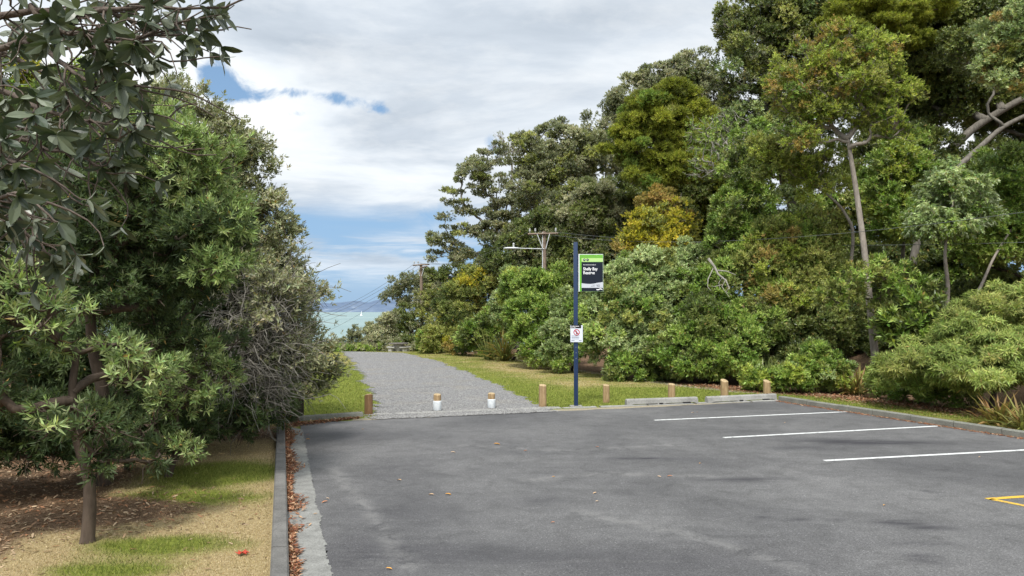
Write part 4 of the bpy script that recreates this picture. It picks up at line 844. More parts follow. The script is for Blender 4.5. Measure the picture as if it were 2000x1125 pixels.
tree('tree', 'small tree with bright yellow leaves and an orange top in front of the dark trees', [(1255, 455, 33, 42, 40), (1320, 430, 33, 44, 34), (1290, 478, 33, 60, 36), (1235, 490, 32.5, 26, 30)], (1285, 33.5), 'yellow', cover=1.0, clump=.36, trunk=.08, bark='grey', twigs=260, lscale=1.15, gap=.2, loose=.3, mix=[('olive', .18, 'all'), ('orange', .1, 'all')])
tree('shrub', 'small orange leaved treetop above the bright yellow tree', [(1285, 390, 34.5, 30, 22), (1310, 400, 34.5, 18, 16)], (1290, 35), 'orange', cover=1.2, clump=.34, trunk=.05, bark='grey', gap=.15, lscale=1.2, crown='foliage', stem='stem', cat='shrub')
tree('tree', 'huge dark tree with grey twigs rising out of the top of the picture', [(1500, 60, 40, 80, 80), (1580, 20, 40, 90, 80), (1450, 130, 39, 50, 60), (1480, 220, 39, 66, 80), (1560, 150, 40, 90, 90), (1440, 40, 41, 36, 50), (1660, 40, 41, 90, 80), (1520, 300, 38, 80, 70), (1640, 160, 40, 90, 100)], (1560, 41), 'dark', cover=1.25, clump=.62, trunk=.5, bark='grey', twigs=1800, gap=.15, lscale=1.35, mix=[('olive', .4, 'all'), ('pohutukawa', .2, 'all'), ('karo', .1, 'all')])
tree('totara_tree', 'olive totara foliage in flat layers at the top of the picture', [(1680, 20, 33, 60, 28), (1740, 40, 33, 60, 26), (1800, 20, 33, 60, 26), (1640, 55, 33, 40, 18), (1770, 80, 33, 40, 16)], (1755, 35), 'totara', cover=2.0, clump=.42, trunk=.22, bark='brown', trunkpts=[(1750, 400, 35), (1750, 200, 34), (1740, 90, 33.5)], lscale=1.1, flat=.5)
tree('tree', 'massive dark conifer with long leaning limbs on the right', [(1850, 60, 35, 90, 80), (1900, 20, 35, 100, 60), (1790, 120, 35, 60, 70), (1950, 100, 35, 80, 90), (2050, 60, 35, 90, 120), (1870, 170, 36, 90, 70), (1980, 220, 36, 70, 60), (2080, 250, 36, 90, 120), (1760, 220, 37, 60, 90)], (1800, 35), 'dark', cover=1.9, clump=.7, trunk=.26, bark='grey', trunkpts=[(1790, 420, 34), (1830, 320, 34), (1900, 250, 34), (1990, 195, 34), (2080, 160, 34)], lscale=1.3)
# the big leaning limbs as a second leaning tree
tree('tree', 'leaning grey limbed tree crossing in front of the dark conifer', [(2040, 100, 31, 60, 50), (1900, 90, 31, 50, 30), (2080, 180, 31, 50, 40)], (1770, 31), 'dark', cover=1.2, clump=.5, trunk=.17, bark='grey', trunkpts=[(1800, 420, 31), (1850, 345, 31), (1900, 300, 31), (1960, 245, 31), (2060, 200, 31)], lscale=1.2)
tree('tree', 'dark leafy mass of trees in the shade at the right of the slender trunk', [(1800, 330, 34, 70, 80), (1760, 420, 34, 70, 90), (1850, 430, 33, 80, 90), (1940, 400, 33, 90, 110), (1700, 330, 36, 60, 90), (1640, 430, 35, 60, 90), (1830, 540, 32, 90, 80), (1940, 540, 31, 90, 90), (1720, 560, 33, 90, 90), (1600, 560, 33, 80, 90), (1540, 450, 34, 60, 90)], (1780, 35), 'dark', cover=1.6, clump=.62, trunk=.3, lscale=1.3, mix=[('green', .22, 'all'), ('olive', .15, 'all')])
tree('tree', 'pale green and orange tinged foliage hanging at the top right corner', [(1985, 60, 22, 46, 60), (1960, 130, 22, 34, 40), (2010, 150, 22, 40, 40), (2040, 60, 22, 50, 80)], (2090, 22), 'karo', cover=1.5, clump=.38, trunk=.16, bark='grey', lscale=1.0, mix=[('orange', .35, 'all'), ('olive', .3, 'all')])
tree('tree', 'slender tree with tall bare trunk and orange tinged upper crown', [(1640, 95, 24, 60, 44), (1570, 120, 24, 56, 40), (1700, 110, 24, 56, 44), (1660, 160, 24, 90, 44), (1545, 180, 24, 46, 44), (1740, 180, 24, 46, 44), (1590, 215, 24, 50, 26), (1715, 230, 24, 50, 26), (1640, 220, 24, 50, 26), (1560, 270, 24, 36, 20), (1750, 270, 24, 30, 18)], (1710, 23.6), 'lime', cover=.85, clump=.28, trunk=.125, bark='pale', trunkpts=[(1703, 640, 23.7), (1690, 500, 23.8), (1672, 370, 24), (1662, 310, 24), (1656, 270, 24)], twigs=1500, lscale=.9, gap=.3, loose=.25, mix=[('olive', .3, 'all'), ('orange', .22, 'left'), ('orange', .10, 'top'), ('green', .15, 'all')])
tree('tree', 'low spreading yellow green foliage left of the slender bare trunk', [(1530, 330, 26, 50, 40), (1580, 310, 26, 46, 30), (1500, 300, 26, 30, 26), (1600, 350, 26, 40, 40)], (1640, 26.5), 'olive', cover=1.2, clump=.38, trunk=.07, bark='pale', trunkpts=[(1670, 450, 26), (1640, 400, 26), (1590, 360, 26)], twigs=260, gap=.1, lscale=1.1, mix=[('orange', .12, 'top'), ('lime', .5, 'all')])
tree('tree', 'leafy bright green tree between the slender trunk and the leaning limbs', [(1760, 320, 28, 46, 44), (1740, 380, 28, 50, 50), (1800, 360, 28, 50, 40), (1770, 430, 27.5, 60, 46)], (1765, 28.5), 'green', cover=1.35, clump=.42, trunk=.09, bark='grey', twigs=250, lscale=1.2, mix=[('dark', .25, 'all'), ('lime', .3, 'all')])
tree('tree', 'light green drooping leaved tree with slim forked grey trunk', [(1860, 370, 23, 50, 36), (1830, 410, 23, 44, 40), (1890, 420, 23, 40, 36), (1855, 440, 23, 50, 30), (1800, 440, 23, 24, 24)], (1848, 23.5), 'karo', cover=1.3, clump=.34, trunk=.085, bark='pale', trunkpts=[(1848, 620, 23.5), (1852, 560, 23.3), (1845, 500, 23), (1850, 440, 23)], droop=.7, lscale=1.25, multi=2, gap=.15, mix=[('bright_green', .35, 'all'), ('green', .3, 'all')])
tree('tree', 'vivid green feathery tree at the right edge above the low spreading shrub', [(1960, 340, 25, 50, 50), (1920, 400, 25, 46, 50), (1990, 420, 25, 60, 70), (1950, 470, 25, 66, 60), (2060, 380, 25, 60, 90), (2180, 440, 24, 90, 120), (2310, 500, 22, 90, 130)], (1970, 26), 'green', cover=1.8, clump=.42, trunk=.14, lscale=1.0, mix=[('feather', .3, 'all'), ('bright_green', .25, 'top')])
tree('shrub', 'wide feathery light green shrub with drooping sprays at the right edge', [(1960, 600, 18.5, 70, 50), (1890, 650, 18, 60, 46), (1980, 690, 17.5, 90, 50), (1820, 700, 18, 70, 40), (1900, 720, 17.5, 90, 36), (1760, 735, 18.5, 46, 26), (2060, 620, 18, 80, 90), (2190, 670, 16.5, 90, 80)], (1930, 18.5), 'feather', cover=2.0, clump=.34, trunk=.07, bark='brown', crown='foliage', stem='stem', cat='shrub', lscale=1.0, droop=.25, flat=.55, mix=[('olive', .3, 'all')])
tree('shrub', 'large leaved dark green bush right of the slender trunk', [(1800, 600, 22, 40, 36), (1770, 640, 22, 46, 40), (1830, 640, 22, 30, 30)], (1800, 22.5), 'green', cover=1.4, clump=.34, trunk=.05, crown='foliage', stem='stem', cat='shrub', lscale=1.9, mix=[('dark', .6, 'all')])
tree('shrub', 'leafy sprays of yellow green leaves around the foot of the slender trunk', [(1690, 545, 22.5, 40, 16), (1745, 540, 22.5, 34, 28), (1640, 575, 22.5, 40, 18), (1740, 620, 22.5, 34, 30)], (1740, 23), 'olive', cover=.8, clump=.30, trunk=.04, bark='brown', crown='foliage', stem='stem', cat='shrub', lscale=1.3, twigs=120, mix=[('green', .4, 'all')])
tree('shrub', 'grey green coastal bush filling the cliff edge behind the end of the gravel path', [(715, 682, 48, 26, 9), (755, 680, 48.5, 26, 12), (690, 686, 47, 20, 6), (830, 680, 49, 30, 10), (880, 682, 48, 30, 10)], (735, 48.5), 'grey', cover=1.6, clump=.3, trunk=.03, crown='foliage', stem='stem', cat='shrub', lscale=1.3, mix=[('green', .4, 'all')])
tree('shrub', 'dark shaded undergrowth on the bank behind the slender trunk and feathery shrub', [(1650, 640, 29, 60, 50), (1760, 640, 28.5, 60, 50), (1860, 610, 27.5, 60, 50), (1950, 590, 26.5, 60, 50), (1700, 560, 30, 60, 50)], (1780, 29), 'dark', cover=1.5, clump=.5, trunk=.07, crown='foliage', stem='stem', cat='shrub', lscale=1.1)
# middle hedge
tree('shrub', 'bright green rounded shrub on the lawn edge below the near power pole', [(1060, 570, 32, 48, 46), (1040, 620, 31.5, 46, 44), (1090, 620, 31, 44, 50), (1060, 670, 31, 50, 34), (1020, 560, 33, 30, 34), (1100, 560, 32, 30, 30)], (1062, 32), 'green', cover=2.2, clump=.42, trunk=.08, crown='foliage', stem='stem', cat='shrub', lscale=1.05, mix=[('dark', .15, 'all'), ('lime', .25, 'top')])
tree('shrub', 'blue green conifer like shrub between the bright green shrub and the olive tree', [(1005, 560, 36, 26, 40), (990, 610, 36, 24, 40)], (1000, 36), 'karo', cover=2.0, clump=.36, trunk=.06, crown='foliage', stem='stem', cat='shrub', lscale=1.1)
tree('shrub', 'grey green shrub just behind the sign post at lawn level', [(1110, 650, 29, 34, 34), (1130, 600, 29.5, 30, 40), (1095, 690, 28.8, 34, 18), (1140, 660, 28.8, 26, 30)], (1115, 29.3), 'karo', cover=2.0, clump=.35, trunk=.05, crown='foliage', stem='stem', cat='shrub', lscale=1.05, mix=[('green', .3, 'all')])
tree('shrub', 'tall pale green karo bush right of the sign board', [(1220, 560, 27.5, 50, 40), (1190, 610, 27, 46, 50), (1270, 540, 28, 56, 46), (1250, 610, 27, 60, 60), (1320, 580, 27.5, 50, 60), (1200, 670, 26.7, 56, 42), (1280, 680, 26.5, 60, 46)], (1240, 27.5), 'karo', cover=2.0, clump=.40, trunk=.09, crown='foliage', stem='stem', cat='shrub', lscale=1.1, loose=.12, mix=[('green', .3, 'all'), ('olive', .15, 'all'), ('bright_green', .12, 'top')])
tree('shrub', 'silvery green pointed bush rising above the hedge below the yellow tree', [(1345, 500, 29, 34, 26), (1360, 530, 29, 36, 34), (1320, 530, 29, 30, 26)], (1345, 29.3), 'karo', cover=2.0, clump=.36, trunk=.07, crown='foliage', stem='stem', cat='shrub', lscale=1.0)
tree('shrub', 'green bush under the bare white branch', [(1400, 560, 27, 50, 46), (1370, 600, 26.5, 50, 40), (1420, 510, 28, 40, 40), (1460, 470, 28.5, 36, 46)], (1400, 27.5), 'green', cover=1.9, clump=.40, trunk=.08, crown='foliage', stem='stem', cat='shrub', lscale=1.15, mix=[('dark', .3, 'all'), ('olive', .15, 'all')])
tree('shrub', 'dense dark green spreading bush at the foot of the hedge right of centre', [(1380, 640, 25, 60, 46), (1330, 690, 25.2, 60, 36), (1420, 690, 24.5, 66, 40), (1480, 640, 25, 56, 46), (1370, 715, 24.8, 70, 22), (1240, 715, 25.8, 50, 20)], (1400, 25.5), 'green', cover=2.1, clump=.36, trunk=.07, crown='foliage', stem='stem', cat='shrub', lscale=1.0, mix=[('dark', .55, 'all')])
tree('tree', 'rust flecked olive bush tree left of the slender trunk', [(1530, 480, 27, 60, 50), (1500, 540, 26.5, 50, 50), (1570, 530, 26.5, 56, 60), (1600, 460, 27, 46, 50), (1540, 590, 26, 60, 40)], (1545, 27), 'olive', cover=1.5, clump=.40, trunk=.09, bark='brown', twigs=300, lscale=1.05, loose=.15, mix=[('green', .3, 'all'), ('orange', .16, 'all'), ('lime', .25, 'all')])
tree('shrub', 'dark shaded bush filling the hollow beneath the rust flecked tree', [(1540, 660, 25.5, 60, 46), (1610, 650, 25.5, 60, 60), (1670, 680, 25.5, 50, 50), (1560, 710, 24.5, 60, 30), (1640, 620, 26, 60, 40), (1750, 690, 25, 40, 40)], (1600, 25.8), 'dark', cover=1.6, clump=.40, trunk=.07, crown='foliage', stem='stem', cat='shrub', lscale=1.0)
tree('shrub', 'low yellow green leafy bush behind the right hand bollards', [(1560, 730, 21.8, 46, 26), (1610, 725, 21.8, 40, 30), (1490, 738, 22.3, 40, 18), (1590, 690, 21.9, 8, 30), (1640, 740, 21.6, 30, 18)], (1570, 22), 'green', cover=1.7, clump=.22, trunk=.03, crown='foliage', stem='stem', cat='shrub', lscale=.85, mix=[('lime', .3, 'all'), ('bright_green', .1, 'top'), ('olive', .2, 'all')])
tree('shrub', 'small green bush with pale leaves at the left foot of the feathery shrub', [(1730, 745, 20.4, 30, 22), (1790, 755, 19.6, 50, 18), (1850, 768, 18.8, 50, 14)], (1760, 20.5), 'green', cover=1.6, clump=.22, trunk=.03, crown='foliage', stem='stem', cat='shrub', lscale=.9, mix=[('dark', .4, 'all'), ('yellow', .08, 'all')])

# spiky plants
def spiky(name, label, px, Y, n, L, W, pal, cat='plant', zoff=0, th=(10, 70), trunkh=0, group=None, arch=.5):
    x = (px - 1000) / F * Y; z = float(H(x, Y)); root = thing(name, (x, Y, z), label, cat, group)
    rng = np.random.default_rng(int(px)); ph = rng.uniform(0, 6.28, n); t = np.radians(rng.uniform(*th, n)); d0 = np.stack([np.cos(ph) * np.sin(t), np.sin(ph) * np.sin(t), np.cos(t)], 1)
    base = np.array([x, Y, z + trunkh]) + rng.normal(0, .06 + .04 * (trunkh == 0), (n, 3)) * (1, 1, .2); ln = L * rng.uniform(.6, 1.1, n)[:, None]
    m1 = base + d0 * ln * .5; d1 = unit(d0 - np.array([0, 0, 1.]) * arch * np.sin(t)[:, None]); m2 = m1 + d1 * ln * .3; d2 = unit(d1 - np.array([0, 0, 1.]) * arch * np.sin(t)[:, None]); tip = m2 + d2 * ln * .25
    s = unit(np.cross(d0, np.array([0, 0, 1.]) + rng.normal(0, .1, (n, 3)))) * W * .5
    Vv = np.stack([base - s * .6, base + s * .6, m1 + s, m1 - s, m2 + s * .7, m2 - s * .7, tip], 1).reshape(-1, 3)
    fl = np.array([0, 1, 2, 3, 3, 2, 4, 5, 5, 4, 6]); FF = (fl[None] + (np.arange(n) * 7)[:, None]).ravel(); SS = np.tile([4, 4, 3], n)
    pl = np.array(pal); c = pl[rng.integers(0, len(pl), n)] * rng.uniform(.7, 1.2, (n, 1)); np_mesh('leaves', Vv, FF, SS, LM['green']['mat'], root, np.repeat(c, 7, axis=0))
    if trunkh: MB().tube([(x, Y, z - .1), (x + .05, Y, z + trunkh * .5), (x, Y, z + trunkh)], [.13, .10, .09], 9).build('trunk', BARK['grey'], root, True)
    return root
FG = [(.09, .13, .03), (.14, .17, .05), (.20, .21, .07)]; FR = [(.13, .14, .03), (.22, .19, .05), (.24, .13, .04), (.30, .20, .08)]
spiky('flax_plant', 'flax clump with dry orange streaks at the lawn edge left of the bright green shrub', 985, 35.5, 110, 1.7, .07, [(.12, .15, .03), (.20, .19, .04), (.26, .17, .04)])
spiky('flax_plant', 'dark flax clump beside the dead orange bush at the lawn edge', 955, 36.5, 80, 1.3, .06, FG)
spiky('fern', 'rusty green sword fern just right of the yellow green bush near the bollards', 1665, 21.3, 90, .85, .055, FR, th=(10, 75)); spiky('fern', 'sword fern rising left of the yellow green bush behind the bollards', 1500, 22.4, 80, .95, .05, FG, th=(5, 55))
spiky('fern', 'green sword fern at the foot of the slender trunk', 1705, 21.6, 60, .8, .05, FG, th=(5, 60)); spiky('fern', 'rust coloured fern clump on the leaf litter near the right edge', 1945, 15.6, 110, .78, .05, FR, th=(20, 85)); spiky('fern', 'larger green and rust fern clump cut by the right edge of the picture', 2005, 14.6, 130, .85, .05, [(.14, .16, .035), (.22, .22, .06), (.20, .13, .04)], th=(10, 80))
for px, Y, hh_, lb in ((1005, 46.5, 3.6, 'cabbage tree with spiky head above the blue green shrub'), (938, 47, 3.2, 'cabbage tree with spiky head below the spreading pohutukawa'), (1090, 43, 5.2, 'cabbage tree crown in the shade right of the near power pole'), (970, 46, 2.6, 'short cabbage tree left of the other cabbage trees')):
    spiky('cabbage_tree', lb, px, Y, 110, 1.15, .06, FG, 'tree', th=(5, 110), trunkh=hh_, group=None, arch=.35)
# fallen bleached branch
br = thing('dead_branch', P(1400, 575, 25.2), 'bleached white bare branch caught on the bushes right of the sign', 'branch')
mb = MB(); Q = lambda px, py, dy=0: tuple(P(px, py, 25.2 + dy))
for pts, r0_ in (([(1383, 505), (1395, 520), (1402, 535), (1418, 548), (1425, 565)], .05), ([(1402, 528), (1420, 530), (1437, 537)], .028), ([(1395, 520), (1383, 545), (1382, 560), (1388, 567)], .022), ([(1418, 545), (1410, 560), (1424, 580)], .022), ([(1410, 556), (1395, 560), (1388, 558)], .015), ([(1425, 560), (1418, 570), (1430, 577)], .015), ([(1412, 540), (1404, 552), (1406, 566)], .013)):
    mb.tube([Q(*p_, -.05 * i) for i, p_ in enumerate(pts)], [r0_ * (1 - .7 * i / (len(pts) - 1)) for i in range(len(pts))], 6)
mb.build('limb', BARK['bleached'], br, True)

# ================================================================== TREES, LEFT SIDE
# grey-leaved pohutukawa at the kerb corner, sparse against the sky
tree('pohutukawa_tree', 'grey leaved pohutukawa at the kerb corner whose thin outer sprays stand against the sky', [(355, 210, 15, 55, 36), (395, 275, 15, 50, 44), (440, 350, 15, 50, 56), (470, 425, 15, 52, 54), (525, 490, 15, 46, 46), (548, 560, 15, 52, 48), (575, 615, 15.5, 42, 40), (590, 700, 15.5, 50, 50), (560, 750, 15.3, 60, 36), (610, 745, 15.5, 34, 30), (520, 690, 15, 50, 60), (330, 185, 15.5, 24, 16), (478, 310, 15, 16, 12), (515, 350, 15, 18, 12), (490, 285, 15, 9, 10), (605, 565, 15.5, 20, 20), (412, 228, 15, 16, 12), (455, 262, 15, 16, 12), (430, 440, 15.2, 60, 70), (480, 540, 15.4, 60, 60), (520, 400, 15, 16, 14), (555, 440, 15, 14, 12), (520, 610, 12.6, 50, 44, .3), (450, 520, 12.9, 56, 36, .35), (545, 560, 12.8, 40, 40, .3), (560, 680, 13, 40, 50, .3), (470, 760, 12.6, 50, 30, .3)],
     (575, 16), 'grey', cover=1.1, clump=.30, trunk=.11, bark='brown', trunkpts=[(570, 740, 16), (545, 640, 15.5), (500, 500, 15), (440, 330, 15)], gap=.2, lscale=.95, twigs=600, mix=[('pohutukawa', .5, 'all')], loose=.35)
tree('yellow_shrub', 'yellow leaved bush glimpsed behind the grey pohutukawa', [(585, 700, 21, 22, 30), (560, 720, 21, 20, 20)], (580, 21), 'yellow', cover=1.6, clump=.3, trunk=.03, crown='foliage', stem='stem', cat='shrub')
spiky('cabbage_tree', 'spiky cabbage tree head poking above the left hand trees', 418, 16.5, 70, .75, .045, [(.14, .16, .05), (.24, .23, .10)], 'tree', th=(5, 80), trunkh=5.9, arch=.15)
# dark backing trees on the left
tree('tree', 'dark tree mass behind the left hand thicket', [(120, 300, 13, 120, 130), (260, 350, 13, 120, 120), (300, 500, 13, 120, 130), (120, 520, 13, 130, 140), (400, 480, 13.3, 70, 130), (420, 650, 13.5, 90, 120), (240, 700, 12.5, 130, 110), (60, 700, 12, 120, 130), (380, 770, 13, 90, 50), (480, 740, 14, 60, 70), (-60, 500, 12, 110, 200)], (230, 13.5), 'near', cover=1.1, clump=.42, trunk=.14, bark='brown', lscale=.9, back=.5, twigs=500, gap=.1)
tree('tree', 'bright yellow green tree seen through the overhanging leaves at the left edge', [(30, 250, 18, 60, 50), (90, 230, 18, 60, 50), (20, 180, 18, 60, 40), (170, 160, 18.5, 40, 30), (220, 205, 18, 40, 40)], (60, 18.5), 'green', cover=1.8, clump=.45, trunk=.15, lscale=1.0, mix=[('yellow', .35, 'all')])
# front thicket: narrow leaves, with a brighter leaf palette on the upper right blobs
tree('coastal_tree', 'dense narrow leaved tree with brighter green leaves on its upper right side', [(330, 265, 9.6, 62, 40, .5, 'bright_green'), (380, 310, 9.4, 66, 46, .5, 'bright_green'), (300, 320, 9.5, 80, 50, .6, 'near'), (385, 370, 9.5, 62, 44, .5, 'karo'), (430, 430, 9.5, 52, 38, .45, 'bright_green'), (400, 460, 9.3, 60, 36, .5, 'near'), (420, 520, 9.3, 46, 20, .4, 'bright_green'), (300, 430, 9.6, 100, 80), (180, 420, 9.5, 90, 90), (360, 540, 9.8, 90, 60), (230, 540, 9.7, 110, 70), (120, 390, 9.6, 70, 70)],
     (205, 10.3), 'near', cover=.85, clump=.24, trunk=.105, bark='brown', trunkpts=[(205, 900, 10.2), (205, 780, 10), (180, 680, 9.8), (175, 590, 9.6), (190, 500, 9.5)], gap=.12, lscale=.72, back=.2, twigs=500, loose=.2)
tree('coastal_tree', 'low branching narrow leaved tree with a thick stubby trunk in the leaf litter', [(70, 640, 7.6, 60, 30, .4, 'karo'), (115, 625, 7.4, 34, 30, .3, 'bright_green'), (30, 560, 7.6, 60, 60, .5, 'karo'), (225, 690, 7.9, 30, 30, .3, 'karo'), (270, 740, 8.0, 40, 30, .3, 'karo'), (310, 715, 8.4, 30, 26, .3, 'karo'), (100, 800, 7.4, 30, 20, .3, 'karo'), (170, 830, 7.6, 60, 30, .3), (205, 895, 7.8, 18, 10, .3, 'near'), (310, 890, 8.2, 26, 16, .25, 'near'), (-60, 700, 7.5, 90, 160)],
     (178, 7.75), 'near', cover=.48, clump=.19, trunk=.072, bark='brown', trunkpts=[(176, 990, 7.75), (174, 930, 7.75), (150, 860, 7.8), (140, 760, 7.8), (150, 690, 7.8)], gap=.3, lscale=.85, back=.8, twigs=520)
tree('coastal_tree', 'leafy narrow leaved thicket tree between the dead twigs and the stubby trunk', [(350, 690, 10.2, 60, 40, .5, 'karo'), (410, 745, 10.3, 56, 36, .4, 'karo'), (330, 640, 10.2, 60, 50), (340, 790, 10.2, 50, 30, .4, 'karo'), (430, 690, 10.8, 50, 50), (290, 850, 9.8, 40, 26), (370, 885, 10.0, 20, 10, .2, 'karo')], (330, 10.8), 'near', cover=.6, clump=.20, trunk=.05, bark='brown', gap=.25, lscale=.8, back=.4, twigs=450)
tree('shrub', 'dark shaded undergrowth along the back of the left verge', [(50, 850, 9.6, 110, 60, .6), (190, 830, 10.2, 90, 60, .6), (320, 825, 11.2, 90, 50, .6), (440, 805, 12.6, 80, 40, .6), (520, 800, 14, 50, 40, .5), (-80, 840, 9.2, 90, 90, .6)], (250, 11.2), 'near', cover=1.0, clump=.24, trunk=.04, bark='brown', gap=.05, lscale=.8, back=.4, twigs=900, crown='foliage', stem='stem', cat='shrub')
# dead twig tangle
dz = thing('dead_shrub', G(500, 830), 'tangle of bare dead grey twigs between the green thicket and the grey pohutukawa', 'shrub')
rng = np.random.default_rng(5); n = 620; cen = [(470, 620, 12.6, 80, 80), (540, 590, 13.0, 60, 55), (520, 680, 12.6, 80, 80), (440, 720, 12.3, 70, 60), (500, 770, 12.6, 70, 50)]; groups = []
st0 = np.array([P(470 + rng.normal(0, 30), 835, 13) for _ in range(14)]); ends = []
for c_ in cen:
    c0 = P(*c_[:3]); R = np.array([c_[3] * c_[2] / F, .45, c_[4] * c_[2] / F]); dd_ = unit(rng.normal(0, 1, (12, 3))); ends.append(c0 + dd_ * R * rng.uniform(.2, .6, (12, 1)))
ends = np.concatenate(ends); A0 = st0[rng.integers(0, 14, len(ends))]; groups.append(polytubes('m', curve_pts(A0, ends, 7, .8, rng), np.linspace(.018, .008, 7)[None] * np.ones((len(ends), 1)), 5, None, None))
for lvl, cnt_, ln0, r0_, r1_ in ((0, 460, .75, .0085, .004), (1, 1500, .42, .0042, .0018)):
    c_i = rng.integers(0, len(cen), cnt_); c0 = np.array([P(*cen[i][:3]) for i in c_i]); R = np.array([[cen[i][3] * cen[i][2] / F, .5, cen[i][4] * cen[i][2] / F] for i in c_i])
    q0 = c0 + unit(rng.normal(0, 1, (cnt_, 3))) * R * rng.uniform(.3, 1.0, (cnt_, 1)); out = unit((q0 - c0) / R + rng.normal(0, .8, (cnt_, 3)) + (.25, -.2, -.05)); q1 = q0 + out * ln0 * rng.uniform(.4, 1.4, (cnt_, 1))
    pts = curve_pts(q0, q1, 6, .9, rng); pts += (np.sin(np.linspace(0, 1, 6) * 7)[None, :, None] * rng.normal(0, .02, (cnt_, 1, 3))); groups.append(polytubes('s', pts, np.linspace(r0_, r1_, 6)[None] * np.ones((cnt_, 1)), 3, None, None))
merge_tubes('twigs', groups, barkmat('bark_twigs', (.11, .10, .08), (.36, .34, .295)), dz)

# overhanging large-leaved branch, close
BR = [[(-520, 330, 3.4), (-300, 200, 3.3), (-100, 60, 3.2), (60, 14, 3.1), (150, 30, 3.0), (220, 12, 3.0), (330, 14, 2.9), (400, 20, 2.9), (440, 18, 2.9)],
      [(-520, 420, 3.4), (-200, 150, 3.3), (60, 78, 3.1), (120, 120, 3.0), (170, 150, 2.9), (250, 165, 2.9), (300, 172, 2.9)],
      [(-520, 430, 3.4), (-200, 250, 3.4), (0, 170, 3.2), (60, 210, 3.1), (110, 222, 3.0), (180, 240, 2.9), (240, 245, 2.9)],
      [(-300, 420, 3.3), (-100, 340, 3.1), (0, 312, 2.9), (50, 325, 2.8), (90, 345, 2.8)], [(-300, 500, 3.3), (-60, 420, 3.0), (0, 385, 2.7), (30, 375, 2.6), (70, 390, 2.6)],
      [(60, 14, 3.1), (110, 60, 3.0), (190, 80, 2.9), (250, 85, 2.9), (300, 60, 2.9)], [(150, 30, 3.0), (230, 30, 3.2), (290, 52, 3.2), (330, 54, 3.2)], [(-100, 60, 3.2), (20, 110, 3.6), (120, 160, 3.6), (200, 200, 3.6), (250, 250, 3.5)],
      [(-300, 200, 3.3), (-50, 120, 3.9), (80, 80, 4.0), (180, 50, 4.0), (260, 100, 4.0)], [(-100, 340, 3.1), (20, 270, 3.5), (90, 290, 3.5), (150, 300, 3.4), (200, 320, 3.3)], [(-60, 420, 3.0), (20, 430, 3.3), (60, 450, 3.2), (85, 470, 3.2)]]
bxx, byy = -4.6, 3.6; ov = thing('pohutukawa_tree', (bxx, byy, float(H(bxx, byy))), 'large leathery leaved pohutukawa branches hanging in close from the top left corner', 'tree')
groups = []; tips = []; rng = np.random.default_rng(9)
def poly_resample(pts, n):
    pts = np.array(pts); L = np.concatenate([[0], np.cumsum(np.linalg.norm(np.diff(pts, axis=0), axis=1))]); t = np.linspace(0, L[-1], n); q = np.stack([np.interp(t, L, pts[:, k]) for k in range(3)], 1)
    q[1:-1] = (q[:-2] + q[2:] + 2 * q[1:-1]) / 4; return q
TPt = []; TDir = []
for bi, b_ in enumerate(BR):
    q = poly_resample([P(*p_) for p_ in b_], 30); r = np.linspace(.032 if bi < 5 else .016, .004, 30); q += sm1(rng.normal(0, .02, 30), 1)[:, None] * unit(rng.normal(0, 1, (1, 3))); groups.append(polytubes('b', q[None], r[None], 7, None, None))
    for i in range(7, 30):
        for _ in range(3 if bi not in (3, 4, 10) else 2):
            if rng.uniform() < (.62 if q[i][2] > 3.25 else .5): continue
            d_ = unit((q[min(i + 1, 29)] - q[i - 1])[None])[0]; dv = unit((d_ * .9 + rng.normal(0, .6, 3) * (1, .8, 1) + np.array([0, 0, -.12]))[None])[0]; ln = rng.uniform(.12, .38)
            e_ = q[i] + dv * ln; tw = curve_pts(q[i][None], e_[None], 6, -.3, rng); groups.append(polytubes('w', tw, np.linspace(.005, .0025, 6)[None], 4, None, None)); dd_ = tw[0, -1] - tw[0, -2]; TPt.append(tw[0, -1]); TDir.append(dd_)
            if rng.uniform() < .4: TPt.append(tw[0, 3]); TDir.append(dd_ + rng.normal(0, .02, 3))
groups.append(polytubes('t', poly_resample([(bxx, byy, -.2), (bxx - .1, byy, 1.2), (bxx + .1, byy, 2.4), tuple(P(-520, 400, 3.4))], 16)[None], np.linspace(.2, .1, 16)[None], 12, None, None))
groups.append(polytubes('t', poly_resample([tuple(P(-520, 400, 3.4)), tuple(P(-520, 300, 3.4)), tuple(P(-540, 60, 3.4)), tuple(P(-400, -300, 3.3))], 16)[None], np.linspace(.1, .05, 16)[None], 10, None, None))
merge_tubes('trunk', groups, barkmat('bark_near', (.075, .055, .045), (.21, .17, .14), 10), ov)
TPt = np.array(TPt); TDir = unit(np.array(TDir)) + np.array([0, 0, -.15])
kp = TPt[:, 0] / TPt[:, 1] < np.where(TPt[:, 2] > 3.35, -.385, -.475); TPt, TDir = TPt[kp], TDir[kp]
K = 6; k, d, nr, _ = rosettes(TPt, TDir, K, (20, 95), rng); n = len(k); d = unit(d + np.array([0, 0, -.35])); keep = rng.uniform(0, 1, n) < .85; k, d, nr = k[keep], d[keep], nr[keep]; n = len(k)
L = rng.uniform(.055, .105, n); W = L * rng.uniform(.38, .48, n); pl = np.array([(.035, .052, .026), (.080, .100, .055), (.17, .20, .13)]); ci = np.clip(rng.normal(.7, .8, n), 0, 2); i0 = np.clip(ci.astype(int), 0, 1); c = pl[i0] * (1 - (ci - i0))[:, None] + pl[i0 + 1] * (ci - i0)[:, None]
leaves('crown', TPt[k], d, nr, L, W, c, leafmat('leaf_near_big', back=(.20, .22, .17), bk=.75, rough=.38, trans=.12, spec=.5), ov, T_ELL)

